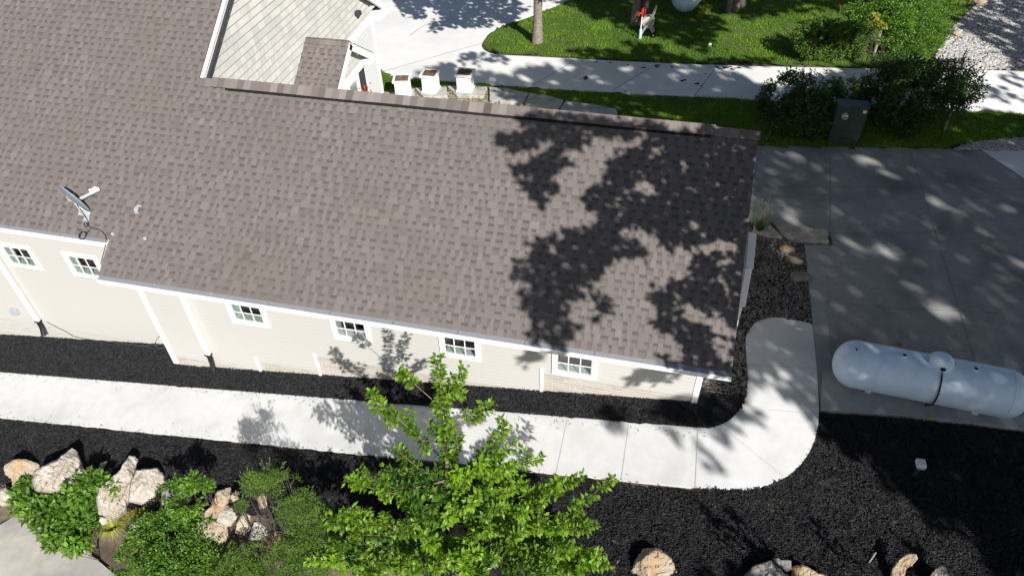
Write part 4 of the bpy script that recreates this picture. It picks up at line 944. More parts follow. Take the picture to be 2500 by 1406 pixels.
# orange paint marks on concrete, dark clumps on the drive
for (px, py, r_, lb) in ((2194, 839, .055, 'orange paint spot on the driveway behind the tank'), (1986, 776, .045, 'faint orange paint mark beside the pebble bed')):
    P = gpt(px, py, .0); b = MB(); k = 14; rr = [r_*(1+.35*math.sin(3*q_+px)) for q_ in range(k)]; V = [(P[0]+rr[q_]*math.cos(q_/k*6.283), P[1]+rr[q_]*1.2*math.sin(q_/k*6.283), P[2]+.0) for q_ in range(k)]; b.add(V+[tuple(P)], [[q_, (q_+1) % k, k] for q_ in range(k)]); tag(b.build('paint_mark', M['orange']), lb, 'paint mark')
for i, (px, py, s_) in enumerate(((1605, 160, .12), (1572, 165, .09), (1430, 192, .14), (1668, 196, .12), (1702, 206, .10), (1712, 211, .05), (1755, 168, .16), (1775, 166, .14), (1790, 168, .10), (1800, 165, .12), (1455, 154, .06), (1490, 153, .07), (1533, 159, .05), (1640, 164, .05), (1528, 224, .05), (1722, 181, .04))):
    P = gpt(px, py, .01); b = MB()
    for k in range(4): 
        v = ICV*np.array([s_*rng.uniform(.3, .7), s_*rng.uniform(.15, .4), .012]); b.add(v*(1+rng.normal(0, .25, (len(ICV), 1)))+P+np.append(rng.normal(0, s_*.45, 2), 0), ICF)
    tag(b.build('mulch_clump', M['black']), 'dark mulch clump dropped on the pale far drive', 'mulch clump', 'mulch clumps dropped on the far drive')

# roof stain, crumbs of bark on the walk
P = onp(601, 626, NV, .022); b = MB(); k = 18; V = [P+UX*.085*(1+.25*math.sin(3*q_))*math.cos(q_/k*6.283)+SV*.085*(1+.2*math.sin(2*q_))*math.sin(q_/k*6.283) for q_ in range(k)]; b.add(V+[P], [[q_, (q_+1) % k, k] for q_ in range(k)]); b.build('roof_stain', M['stain'], house)
n_ = 260; q = np.c_[rng.uniform(-18, 0, n_), np.where(rng.random(n_) < .5, -1.25+rng.exponential(.06, n_), -.02-rng.exponential(.06, n_))]; b = MB()
for x_, y_ in q:
    a_ = rng.random()*6.28; L_ = rng.uniform(.008, .03); d_ = np.array([math.cos(a_), math.sin(a_), 0])*L_; s2_ = np.array([-math.sin(a_), math.cos(a_), 0])*.004; c_ = np.array([x_, y_, float(gz0(x_, y_))+.006]); b.add([c_-d_-s2_, c_+d_-s2_, c_+d_+s2_, c_-d_+s2_, c_+[0, 0, .005]], [[0, 1, 4], [1, 2, 4], [2, 3, 4], [3, 0, 4]], rng.random()*.5)
tag(b.build('bark_crumbs', M['chip']), 'crumbs of black bark scattered on the edges of the pale walk', 'bark crumbs', kind='stuff')
# satellite dish with its coiled cable
NVV = NV
def onroof(x, y, h=0.): return onp(x, y, NV, h)
F0 = onroof(207, 522); t = empty('satellite_dish', F0, label='grey satellite dish on a mast near the left eave of the roof', cat='satellite dish')
b = MB(); b.box(F0+NV*.015, (.26, .10, .012), axes=[UX, SV, NV]); b.box(onroof(212, 536)+NV*.015, (.12, .12, .012), axes=[UX, SV, NV]); b.build('foot_plate', M['metal'], t, bevel=.004)
H = F0+np.array([-.12, .02, .28]); b = MB(); b.tube([F0+NV*.02, F0+np.array([-.06, 0, .1]), H-[0, 0, .03], H+[0, 0, .08]], .03, 10); b.tube([F0+np.array([.12, 0, .02]), F0+np.array([-.05, 0, .16])], .014, 6); b.build('mast', M['metal'], t, smooth=True)
# dish: seen edge on from the right; its bowl opens right and up
vd = (H-CAM)/np.linalg.norm(H-CAM); bd = onp(206, 516, vd, vd@H)-onp(143, 466, vd, vd@H); dn = np.cross(bd, vd); dn *= (1 if dn[0] > 0 else -1); dn = dn/np.linalg.norm(dn)-vd*-.10; dn /= np.linalg.norm(dn); du = np.cross(dn, [0, 1, 0]); du = np.cross([0, 0, 1.], dn); du /= np.linalg.norm(du); dv_ = np.cross(dn, du)
b = MB(); pr_ = [(r_, .45*r_*r_) for r_ in np.linspace(.0001, .36, 12)]; pr2 = [(r_+.003*(r_ > .34), .45*r_*r_-.012) for r_ in np.linspace(.36, .0001, 12)]
DC = onp(176, 489, vd, vd@(H+np.array([0, .05, .1])))
b.lathe(pr_+pr2, DC, 36, axes=[du*.95, dv_*1.05, dn]); b.build('reflector', M['dishm'], t, smooth=True)
AE = onp(240, 462, vd, vd@(H+np.array([0, .05, .2]))); arm0 = H+np.array([.03, .0, .0])
b = MB(); b.tube([H, arm0, AE-[0, 0, .02], AE], .036, 4); b.build('arm', M['metal'], t)
b = MB(); hd = AE+(DC-AE)/np.linalg.norm(DC-AE)*.10+[0, 0, .03]; b.tube([AE+[.0, 0, 0], AE*.5+hd*.5+[0, 0, .04], hd], .032, 8); b.tube([hd, hd+(DC-AE)/np.linalg.norm(DC-AE)*.06], [.032, .05], 10); b.build('feed_horn', M['white'], t)
b = MB(); b.box(H+[-.06, .03, .06], (.12, .12, .14)); b.build('bracket', M['metal'], t, bevel=.01)
R_ = lambda x, y, h=.015: onroof(x, y)+NV*h
cpts = [H-[0, 0, .02], R_(212, 530, .05), R_(217, 545), R_(213, 555), R_(207, 548), R_(210, 540), R_(218, 552), R_(230, 558), R_(245, 562), R_(256, 572), R_(261, 583), R_(259, 590)]
b = MB(); b.tube(smoothline([tuple(c_) for c_ in cpts], 5), .009, 6); 
br = [R_(228, 556), R_(219, 562), R_(213, 575, .03)]; b.tube(smoothline([tuple(c_) for c_ in br], 4), .008, 6)
cc = R_(207, 577, .05)
for k in range(3): b.tube([cc+UX*(.065+.006*k)*math.cos(q)+SV*(.085-.004*k)*math.sin(q)+NV*.01*k for q in np.linspace(0, 6.28, 22)], .007, 6)
b.tube([R_(259, 590, .01), onp(257, 602, (1, 0, 0), -12.10), onp(246, 645, (1, 0, 0), -12.10)], .008, 6)
tag(b.build('coiled_cable', M['rub'], smooth=True), 'black coiled cable running from the dish over the roof edge', 'cable')
b = MB(); P = onroof(336, 512)
b.box(P+NV*.015, (.035, .17, .014), axes=[UX, SV, NV]); b.box(P+NV*.016-UX*.03, (.05, .11, .012), axes=[UX, SV, NV]); b.box(P+NV*.017+SV*.075+UX*.02, (.10, .03, .014), axes=[UX, SV, NV]); b.box(P+NV*.017-SV*.075+UX*.015, (.08, .03, .014), axes=[UX, SV, NV]); b.tube([P+NV*.02-UX*.03, P+NV*.03-UX*.03], .035, 14)
tag(b.build('mount_plate', M['metal']), 'leftover galvanised mount plate on the shingles right of the dish', 'mount plate')
for (px, py, lb) in ((355, 583, 'round grey sealant pad on the shingles'), (276, 572, 'oval dull sealant patch near the roof step')):
    b = MB(); b.lathe([(.0001, .03), (.03, .03), (.036, .012), (.036, .005)], onroof(px, py), 12, axes=[UX, SV, NV]); tag(b.build('sealant_pad', M['metal']), lb, 'sealant pad')
# loose grey cable along the wall foot
b = MB(); gw = lambda px, py, h=.03: gpt(px, py, h+.22)
cp_ = [onp(114, 786, (0, 1, 0), WL-.03), onp(135, 797, (0, 1, 0), WL-.03), onp(165, 812, (0, 1, 0), WL-.04), onp(185, 823, (0, 1, 0), WL-.05), gw(230, 830), gw(300, 838), gw(350, 845), gw(380, 842), gw(398, 835), gw(400, 848), gw(385, 850), gw(378, 840)]
b.tube(smoothline([tuple(c_) for c_ in cp_], 5), .006, 5); b.tube(smoothline([tuple(c_) for c_ in (gw(378, 840), onp(384, 826, (0, 1, 0), WL-.04), onp(393, 822, (0, 1, 0), WL-.04), onp(398, 832, (0, 1, 0), WL-.05))], 4), .006, 5)
tag(b.build('loose_cable', M['dbark']), 'thin loose cable looped along the foot of the left wall', 'cable')
b = MB(); A_ = gpt(2138, 1348, .03); b.tube([gpt(2122, 1372, .02), A_], .012, 5); tag(b.build('stick', M['wood']), 'dry stick lying in the mulch by the cream boulder', 'stick')

# ------------------------------------------------------------------ plants
PYF = lambda px, py: 1. if py < 400 else .45
def shrub(name, blobs, leafm, L, W, dens, lb, cat='shrub', group=None, f=gz0, vr=(.1, 1.), woody='dbark', droop=.25, up=.25, sprigs=0, base=None, sq=1.):
    """blobs: (px, py, radius px, centre height above f)"""
    cs = []
    for (px, py, rp, off) in blobs:
        c = gpt(px, py, off, f); cs.append((c, rp*np.linalg.norm(c-CAM)/FPX))
    B0 = np.mean([c for c, _ in cs], 0); B0[2] = float(gz(B0[0], B0[1])) if base is None else base
    t = empty(name, B0, label=lb, cat=cat, group=group); b = MB(); st = MB()
    for c, R in cs:
        n_ = int(dens*R*R*12*(1+5.5*(PYF(px, py)))); q = unit(n_); rad = rng.random(n_)**.38; lump = .72+.5*vnoise(q[:, 0]*2+c[0]*3, q[:, 1]*2+q[:, 2]*3, 1.6, 5)
        P = c+q*(R*rad*lump)[:, None]*np.array([1, 1, .8*sq]); k = (vnoise(P[:, 0]*5, P[:, 1]*5+P[:, 2]*4, 1, 8) > .30); P = P[k]; q = q[k]; n_ = len(P)
        P = P[P[:, 2] > gz(P[:, 0], P[:, 1])-.05]; n_ = len(P); q = (P-c)/R
        D = q*.8+unit(n_)*.75+np.array([0, 0, up]); v = np.clip(rng.normal(.5, .2, n_)+.5*(vnoise(P[:, 0], P[:, 1]+P[:, 2], 3, 2)-.5), *vr)
        leaves(b, P, D, L*rng.uniform(.6, 1.25, n_), W*rng.uniform(.7, 1.2, n_), v, droop)
        g0 = np.array([c[0]+rng.normal(0, R*.3), c[1]+rng.normal(0, R*.3), float(gz(c[0], c[1]))-.05])
        for k in range(4):
            e = c+unit(1)[0]*R*.8; st.tube([g0, (g0+e)/2+rng.normal(0, R*.12, 3), e], [.008, .005, .002], 5)
        for k in range(int(sprigs*R*10)):
            d_ = unit(1)[0]; d_[2] = abs(d_[2]); e0 = c+d_*R*.7; e1 = c+d_*R*(1.15+.25*rng.random())+[0, 0, .05]; st.tube([e0, e1], .003, 4, cap=False)
            m_ = 14; tt = rng.random(m_)[:, None]; leaves(b, e0+(e1-e0)*tt, d_+unit(m_)*.8, L*.8, W*.8, rng.uniform(.2, .9, m_), droop)
    b.build('foliage', M[leafm], t, smooth=False); st.build('stems', M[woody], t); return t
SH = lambda x, y: gz0(x, y)-.55*np.clip((-2.6-y)/.5, 0, 1)
shrub('broadleaf_shrub', [(62, 1218, 30, .15), (110, 1228, 32, .2), (160, 1235, 45, .25), (200, 1195, 36, .4), (218, 1220, 30, .2), (120, 1262, 34, .2), (160, 1290, 36, .15), (195, 1280, 38, .15), (190, 1325, 26, .1), (135, 1315, 22, .1), (218, 1170, 22, .6), (60, 1180, 16, .2), (275, 1187, 14, .4), (255, 1165, 14, .35), (92, 1240, 30, .2)], 'leaf', .125, .08, 100, 'broad leaved green shrub spilling over the corner of the old concrete slab', f=SH, woody='dbark', droop=.35, vr=(.25, 1))
shrub('leafy_shrub', [(420, 1195, 24, .9), (470, 1178, 22, 1.0), (505, 1185, 16, .9), (410, 1260, 38, .5), (370, 1300, 44, .25), (430, 1310, 58, .35), (490, 1300, 40, .4), (335, 1350, 38, .1), (400, 1370, 55, .2), (480, 1370, 58, .25), (300, 1385, 20, .05), (540, 1375, 44, .2), (440, 1405, 55, .2), (455, 1230, 34, .7), (600, 1400, 40, .2)], 'leaf', .062, .042, 330, 'leafy green shrub over the left side of the boulder pile', f=SH, woody='dbark', vr=(.2, 1), sprigs=2)
shrub('fine_leaved_shrub', [(625, 1180, 34, 1.9), (610, 1170, 20, 2.3), (655, 1165, 30, 2.3), (680, 1155, 22, 2.6), (700, 1195, 36, 2.1), (740, 1235, 38, 1.8), (780, 1265, 34, 1.5), (700, 1250, 30, 1.5), (588, 1235, 16, 1.0), (750, 1300, 50, 1.2), (705, 1350, 44, .9), (620, 1370, 48, .6), (560, 1395, 36, .4), (680, 1390, 55, .6), (760, 1375, 58, .6), (800, 1320, 42, .9)], 'fine', .038, .017, 620, 'fine leaved arching shrub left of the bright young tree', f=SH, woody='dbark', vr=(.15, 1), sprigs=3, droop=.1)
b = MB(); c = gpt(278, 1290, .05, SH); n_ = 150; a_ = rng.random(n_)*6.28; t = empty('grass_clump', c, label='yellow green strappy grass clump below the knobbed boulder', cat='ornamental grass')
for i in range(n_):
    L = rng.uniform(.16, .36); d_ = np.array([math.cos(a_[i]), math.sin(a_[i]), 0]); s_ = np.array([-d_[1], d_[0], 0])*.008
    p0 = c+d_*.02; p1 = c+d_*L*.5+[0, 0, L*.5]; p2 = c+d_*L*1.05+[0, 0, L*.18]; b.add([p0-s_, p0+s_, p1+s_, p1-s_, p2], [[0, 1, 2, 3]], rng.random()); b.add([p1-s_, p1+s_, p2], [[0, 1, 2]], rng.random())
b.build('blades', M['ylow'], t)
shrub('yellow_ground_cover', [(335, 1262, 22, .0), (310, 1255, 16, .0), (350, 1250, 12, 0)], 'ylow', .022, .014, 500, 'low yellow ground cover between the boulders and grass clump', 'ground cover', f=SH, woody='dbark')
# back bushes
shrub('dark_bush', [(1890, 235, 42, .75), (1935, 225, 50, .8), (1985, 240, 48, .75), (2025, 255, 40, .6), (1900, 285, 45, .45), (1950, 295, 48, .45), (2000, 300, 42, .4), (1925, 195, 22, 1.0), (2040, 215, 24, .95), (1870, 255, 24, .6)], 'bush', .075, .05, 95, 'rounded dark bush just beyond the end of the roof ridge, left of the pedestal', group='dark bushes beside the pedestal', sprigs=1.2, vr=(.0, 1))
shrub('dark_bush', [(2075, 225, 28, .8), (2105, 215, 34, .85), (2130, 240, 30, .7), (2100, 255, 28, .5)], 'bush', .065, .045, 105, 'low bush directly behind the green pedestal', group='dark bushes beside the pedestal', sprigs=1.5)
shrub('dark_bush', [(2170, 205, 46, 1.1), (2220, 190, 52, 1.3), (2275, 195, 50, 1.3), (2325, 200, 52, 1.2), (2360, 215, 38, 1.1), (2190, 260, 48, .7), (2250, 260, 55, .7), (2310, 255, 48, .8), (2160, 290, 32, .4), (2220, 300, 40, .35), (2160, 160, 30, 1.4), (2210, 150, 28, 1.5)], 'bush', .075, .05, 90, 'largest dark bush, reaching up over the far drive right of the pedestal', group='dark bushes beside the pedestal', sprigs=1.6, vr=(.0, 1))
shrub('border_shrub', [(1965, 95, 32, .7), (2000, 85, 36, .8), (2045, 80, 38, .9), (2090, 85, 38, .9), (1985, 120, 30, .4), (2040, 118, 34, .4), (2085, 118, 28, .35), (1960, 118, 22, .3)], 'fine', .065, .046, 150, 'grey green shrub at the lawn edge left of the wooden post', group='shrubs beyond the far drive', sprigs=1.2, vr=(0, .75))
shrub('border_shrub', [(2100, 40, 34, 1.0), (2150, 30, 40, 1.1), (2190, 50, 38, 1.0), (2150, 70, 34, .8), (2190, 95, 30, .5), (2215, 20, 34, .9)], 'leaf', .08, .055, 110, 'dark green shrub behind the wooden post at the top of the photo', group='shrubs beyond the far drive', sprigs=1.2)
shrub('weedy_shrub', [(2240, 60, 34, .5), (2270, 40, 32, .5), (2290, 75, 28, .3), (2250, 100, 32, .3), (2225, 120, 26, .25), (2190, 130, 20, .2), (2300, 20, 28, .4), (2280, 110, 20, .15)], 'leaf', .07, .04, 90, 'bright green weedy growth between the shrubs and the white gravel', group='shrubs beyond the far drive', vr=(0, .75), sprigs=2)
shrub('yellow_sprig', [(2137, 42, 7, 1.6), (2143, 58, 7, 1.5), (2155, 66, 6, 1.4), (2170, 76, 6, 1.3)], 'ylow', .10, .07, 130, 'yellow green vine sprig above the wooden post', 'vine', vr=(.5, 1))
shrub('yellow_weeds', [(1716, 28, 12, .1), (1725, 20, 9, .2), (1708, 40, 8, .1)], 'ylow', .07, .04, 80, 'yellow green weeds at the foot of the far tank', 'weeds')
# ornamental grasses by the arbor
for i, (px, py, lb) in enumerate(((1852, 566, 'plumed ornamental grass at the roof edge by the limestone'), (1852, 640, 'dark grass tuft in the pebble bed below the plumed one'), (1846, 700, 'low dark grass tuft beside the arbor, lowest of the three'))):
    c = gpt(px, py); t = empty('ornamental_grass', c, label=lb, cat='ornamental grass', group='ornamental grasses at the end wall'); b = MB()
    for k in range(130 if i == 0 else 90):
        a_ = rng.random()*6.28; L = rng.uniform(.3, .75) if i == 0 else rng.uniform(.2, .45); d_ = np.array([math.cos(a_), math.sin(a_), 0]); s_ = np.array([-d_[1], d_[0], 0])*.005; o_ = rng.uniform(.1, .45)
        p0 = c+d_*.04; p1 = c+d_*L*o_+[0, 0, L*.6]; p2 = c+d_*L*o_*2.2+[0, 0, L*(.95 if i == 0 else .5)]; b.add([p0-s_, p0+s_, p1+s_, p1-s_], [[0, 1, 2, 3]], .4); b.add([p1-s_, p1+s_, p2], [[0, 1, 2]], rng.random())
    b.build('blades', M['bush' if i == 0 else 'plume'], t)
    if i == 0:
        b = MB()
        for k in range(16):
            a_ = rng.random()*6.28; e = c+np.array([math.cos(a_)*.28*rng.random(), math.sin(a_)*.28*rng.random(), rng.uniform(.7, 1.0)]); b.tube([c, (c+e)/2+[0, 0, .05], e], .003, 4, cap=False)
            m_ = 16; tt = rng.random(m_)[:, None]; leaves(b, e+(np.array([0, 0, -.22]))*tt+rng.normal(0, .006, (m_, 3)), unit(m_)*.5+[0, 0, .8], .045, .012, rng.random(m_))
        b.build('plumes', M['plume'], t)

# the bright young tree in front
tb = gpt(1150, 1330); TB = np.array([-4.05, -3.0, float(gz(-4.05, -3.0))]); pear = empty('young_tree', TB, label='bright green young tree with upright leafy shoots in front of the walk', cat='tree')
tw = MB(); lf = MB()
hub = lambda z: np.array([-4.05-.10*(z+2.3)/2.5+.03*math.sin(z*3), -3.0+.30*(z+2.3)/2.5, z])
tw.tube([hub(z) for z in np.linspace(-2.5, .1, 9)], np.linspace(.055, .03, 9), 8)
def shoot(P0, P3, bare=.25, dense=1., r0=.014, spur=True, bend=.16, v0=.55, sag=.0):
    P0 = np.array(P0, float); P3 = np.array(P3, float); L = np.linalg.norm(P3-P0)
    P1 = P0+(P3-P0)*.33+np.array([0, 0, -bend*L*.4])+rng.normal(0, .05*L, 3); P2 = P0+(P3-P0)*.7+np.array([0, 0, -bend*L*.35])+rng.normal(0, .03*L, 3)
    T = np.linspace(0, 1, 12)[:, None]; C = (1-T)**3*P0+3*(1-T)**2*T*P1+3*(1-T)*T*T*P2+T**3*P3; tw.tube(C, np.linspace(r0, .003, 12), 5)
    n_ = int(L*98*dense); u = bare+(1-bare)*rng.random(n_)**.9; k = u*11; i_ = np.clip(k.astype(int), 0, 10); f_ = (k-i_)[:, None]; P = C[i_]*(1-f_)+C[i_+1]*f_; A = C[i_+1]-C[i_]; A /= np.linalg.norm(A, axis=1)[:, None]
    R = unit(n_); R -= (R*A).sum(1)[:, None]*A; R /= np.linalg.norm(R, axis=1)[:, None]
    off = rng.uniform(.0, .05, n_)[:, None]; D = R*.9+A*.45+np.array([0, 0, -.1]); v = np.clip(v0+.45*(u-.6)+rng.normal(0, .2, n_), .02, 1)
    leaves(lf, P+R*off, D, rng.uniform(.066, .115, n_), rng.uniform(.040, .060, n_), v, .45, .35)
    if spur:
        for q in range(int(L*5)):
            u_ = rng.uniform(bare, .93); i0 = int(u_*11); a = C[i0]; d_ = unit(1)[0]+ (C[min(i0+1, 11)]-C[i0])*4; d_ /= np.linalg.norm(d_); shoot(a, a+d_*rng.uniform(.12, .38)*min(1, L), .1, 1.2, .005, False, .1, v0)
def tipat(px, py, y): return onp(px, py, (0, 1, 0), y)
shoot(hub(-.6), tipat(1067, 868, -1.8), .3, 1.25, .022)
shoot(tipat(1100, 960, -1.95), tipat(1132, 893, -1.85), .1, 1.2, .01)
shoot(tipat(1090, 1010, -2.1), tipat(972, 908, -2.1), .62, 1.5, .009, False)
shoot(tipat(1080, 1120, -2.4), tipat(908, 968, -2.4), .25, 1.2, .012)
shoot(tipat(1120, 1040, -2.2), tipat(1205, 985, -2.0), .35, 1.2, .01)
shoot(hub(-.5), tipat(1325, 1115, -1.9), .35, 1.1)
shoot(hub(-.7), tipat(1240, 1035, -2.0), .3, 1.2)
shoot(hub(-.4), tipat(1270, 1080, -2.2), .3, 1.2)
shoot(tipat(1370, 1250, -2.5), tipat(1500, 1165, -2.3), .15, .9, .008, False)
shoot(hub(-1.0), tipat(1410, 1172, -2.2), .55, .9)
shoot(tipat(1330, 1330, -2.9), tipat(1420, 1230, -2.6), .1, 1.0, .008)
for (px, py, y) in ((748, 1368, -3.75), (765, 1360, -3.6), (795, 1262, -3.35), (830, 1250, -3.3), (805, 1330, -3.5), (860, 1395, -3.9), (850, 1300, -3.5), (900, 1240, -3.2), (885, 1160, -3.1), (930, 1145, -3.1), (840, 1170, -3.2), (960, 1090, -2.8), (1000, 1150, -3.0),
                  (1480, 1350, -3.1), (1495, 1380, -3.2), (1440, 1290, -2.9), (1400, 1330, -3.1), (1420, 1400, -3.4), (1360, 1360, -3.4), (1340, 1400, -3.6), (1290, 1180, -2.6), (1330, 1230, -2.7), (1260, 1130, -2.5), (1240, 1390, -3.8), (1180, 1400, -3.9), (1130, 1390, -4.0), (1060, 1395, -4.0), (1000, 1400, -4.0), (940, 1400, -4.0), (960, 1340, -3.7), (1040, 1330, -3.7), (1090, 1260, -3.3), (1150, 1230, -3.2), (1200, 1300, -3.5), (1280, 1300, -3.4), (1000, 1260, -3.4), (1060, 1200, -3.1), (1120, 1150, -2.9), (1180, 1120, -2.7), (1200, 1200, -3.0), (900, 1330, -3.6), (880, 1400, -3.9), (1290, 1250, -3.0), (1380, 1290, -3.0), (1230, 1240, -3.2), (1090, 1100, -2.6)):
    if rng.random() < .22 and 850 < px < 1400 and py > 1180: continue
    T_ = tipat(px, py, y); z0 = min(-.2, max(-1.9, T_[2]-.75)); shoot(hub(z0), T_, .32, 1.1, v0=rng.uniform(.12, .78))
for k in range(6):
    a_ = rng.random()*6.28; z0 = rng.uniform(-1.7, -.3); L = rng.uniform(.6, 1.25)*(1.15-.25*(z0+1.7)/1.4); e = hub(z0)+np.array([math.cos(a_)*L, math.sin(a_)*L*.8, L*rng.uniform(.15, .6)])
    shoot(hub(z0), e, .3, .9, v0=rng.uniform(.12, .4))
lf.build('leaves', M['pear'], pear); tw.build('branches', M['twig'], pear, smooth=True)

# ------------------------------------------------------------------ tall trees (mostly out of frame) that shade the place
TG = np.arange(.5, 30, .4)
def tmin_out(P, mg=70):
    """distance along the sun ray after which the point stays outside the picture"""
    Q = P[:, None, :]+SUN*TG[None, :, None]; x, y, d_ = proj(Q.reshape(-1, 3)); ins = ((d_ > .05) & (x > -mg) & (x < 2500+mg) & (y > -mg) & (y < 1406+mg)).reshape(len(P), -1)
    last = np.where(ins.any(1), ins.shape[1]-1-np.argmax(ins[:, ::-1], 1), -1); return np.where(last < 0, 0, TG[np.clip(last, 0, len(TG)-1)]+.4)
def inell(X, Y, e):
    cx, cy, rx, ry = e[:4]; r_ = math.radians(e[4] if len(e) > 4 else 0); dx, dy = X-cx, Y-cy; u = dx*math.cos(r_)+dy*math.sin(r_); v = -dx*math.sin(r_)+dy*math.cos(r_); return (u/rx)**2+(v/ry)**2 < 1
def ellpoly(e, k=18):
    cx, cy, rx, ry = e[:4]; r_ = math.radians(e[4] if len(e) > 4 else 0); return [(cx+rx*math.cos(q)*math.cos(r_)-ry*math.sin(q)*math.sin(r_), cy+rx*math.cos(q)*math.sin(r_)+ry*math.sin(q)*math.cos(r_)) for q in np.linspace(0, 6.283, k, endpoint=False)]
def shade(surf, poly, holes=(), step=.10, zmin=None, tspan=2.5, rough=6., z=None, tfix=None, cut=0.):
    """crown leaf positions: each spot in shade, carried up the sun's ray into the crown that shades it"""
    if surf == 'roof': toP = lambda q: onp(q[0], q[1], NV, 0); ax1, ax2 = UX, SV
    elif surf == 'wall': toP = lambda q: onp(q[0], q[1], (0, 1, 0), WY); ax1, ax2 = UX, np.array([0, 0, 1.])
    else: toP = (lambda q: gpt(*q)) if z is None else (lambda q: onp(q[0], q[1], (0, 0, 1), z)); ax1, ax2 = UX, np.array([0, 1., 0])
    W_ = np.array([toP(q) for q in poly]); u = W_@ax1; v = W_@ax2
    U, V = np.meshgrid(np.arange(u.min(), u.max(), step), np.arange(v.min(), v.max(), step), indexing='ij'); U = U.ravel()+rng.uniform(-.5, .5, U.size)*step; V = V.ravel()+rng.uniform(-.5, .5, V.size)*step
    if surf == 'roof': P = U[:, None]*UX+V[:, None]*SV
    elif surf == 'wall': P = np.c_[U, np.full(len(U), WY), V]
    else: P = np.c_[U, V, gz0(U, V) if z is None else np.full(len(U), z)]
    x, y, _ = proj(P); x = x+(vnoise(U, V, 5, 3)-.5)*rough*3; y = y+(vnoise(U, V, 5, 7)-.5)*rough*3
    k = inpoly(x, y, poly)
    for e in holes: k &= ~inell(x, y, e)
    if cut: k &= vnoise(U, V, 2.3, 21)*.6+vnoise(U, V, 6, 22)*.4 > cut
    P = P[k]
    if not len(P): return np.zeros((0, 3))
    if tfix: t = rng.uniform(*tfix, len(P)); keep = t > tmin_out(P, 20); P, t = P[keep], t[keep]
    else:
        t = tmin_out(P)
        if zmin is not None: t = np.maximum(t, (zmin-P[:, 2])/SUN[2])
        t = t+rng.random(len(P))*tspan
    return P+SUN*t[:, None]
Z1 = lambda L: [(1180+x/3.5714, 280+y/3.5714) for x, y in L]; Z2 = lambda L: [(1180+x/3.5714, 600+y/3.5714) for x, y in L]
E1 = lambda L: [(1180+e[0]/3.5714, 280+e[1]/3.5714, e[2]/3.5714, e[3]/3.5714) for e in L]; E2 = lambda L: [(1180+e[0]/3.5714, 600+e[1]/3.5714, e[2]/3.5714, e[3]/3.5714) for e in L]
c1 = []
R = dict(step=.045, tspan=1.8, rough=4)
c1.append(shade('roof', Z1([(1400, 60), (1650, 100), (2070, 120), (2425, 120), (2410, 350), (2360, 700), (2330, 980), (2290, 1200), (2150, 1080), (1900, 1080), (1800, 1150), (1700, 1120), (1560, 1150), (1500, 1050), (1430, 980), (1300, 970), (1100, 1000), (1050, 920), (960, 830), (900, 720), (1000, 600), (1100, 500), (1080, 400), (1180, 370), (1280, 330), (1250, 250), (1450, 200)]),
  E1([(1560, 500, 70, 45), (1430, 620, 125, 80), (1240, 660, 60, 60), (1150, 790, 55, 50), (1840, 970, 70, 55), (1250, 260, 130, 60), (1500, 330, 70, 65), (2290, 910, 60, 40), (1780, 460, 50, 40), (1600, 110, 70, 40), (1850, 130, 70, 40), (1500, 240, 60, 40)]), **R))
c1.append(shade('roof', Z1([(260, 0), (700, 20), (1150, 60), (1430, 80), (1300, 200), (1200, 180), (1120, 160), (900, 230), (850, 280), (720, 280), (700, 330), (760, 440), (640, 480), (480, 470), (380, 420), (560, 330), (650, 290), (620, 240), (380, 170), (330, 80)]), E1([(880, 160, 70, 45)]), **R))
c1.append(shade('roof', Z1([(60, 200), (250, 190), (400, 150), (480, 190), (470, 240), (380, 300), (300, 310), (180, 260)]), **R))
c1.append(shade('roof', Z1([(230, 470), (380, 410), (560, 440), (640, 470), (560, 500), (520, 540), (640, 570), (640, 620), (530, 700), (495, 830), (470, 760), (380, 690), (380, 640), (300, 600), (280, 540)]), E1([(390, 560, 75, 48)]), **R))
c1.append(shade('roof', Z2([(850, -123), (1000, -183), (1060, -143), (1200, -103), (1330, -20), (1380, 0), (1410, 120), (1330, 60), (1200, 80), (1080, 150), (1030, 220), (920, 300), (880, 380), (800, 440), (680, 480), (650, 530), (720, 620), (700, 660), (800, 700), (770, 760), (700, 790), (680, 850), (760, 890), (620, 870), (370, 820), (440, 760), (560, 740), (520, 660), (430, 650), (430, 580), (340, 500), (370, 410), (440, 380), (420, 310), (350, 280), (240, 290), (290, 220), (250, 150), (400, 170), (450, 90), (380, 60), (430, -30), (550, -60), (700, -70)]),
  E2([(620, 60, 55, 45), (800, 280, 50, 30), (470, 480, 60, 42), (590, 440, 65, 25), (380, 220, 60, 45), (620, 720, 70, 45), (560, -20, 40, 25)]), **R))
c1.append(shade('roof', Z2([(950, 440), (1040, 420), (1110, 500), (1070, 590), (1000, 540), (950, 480)]), **R)); c1.append(shade('roof', Z2([(970, 580), (1030, 580), (1030, 630), (970, 630)]), **R)); c1.append(shade('roof', Z2([(790, 480), (900, 460), (910, 540), (830, 560)]), cut=.45, **R))
c1.append(shade('roof', Z2([(1580, 300), (1850, 270), (1830, 170), (1950, 90), (2100, 90), (2300, 40), (2280, 300), (2260, 560), (2230, 700), (2120, 690), (2080, 560), (1980, 530), (1930, 630), (1890, 540), (1800, 470), (1700, 400), (1640, 370)]), E2([(2130, 150, 100, 40), (2080, 300, 100, 32), (2160, 350, 60, 34), (1960, 360, 45, 34), (1850, 350, 45, 28)]), **R))
c1.append(shade('roof', Z2([(1480, 360), (1540, 370), (1600, 470), (1700, 490), (1710, 560), (1660, 600), (1770, 610), (1650, 640), (1600, 710), (1530, 700), (1480, 640), (1520, 560), (1480, 500)]), E2([(1600, 560, 45, 38)]), **R))
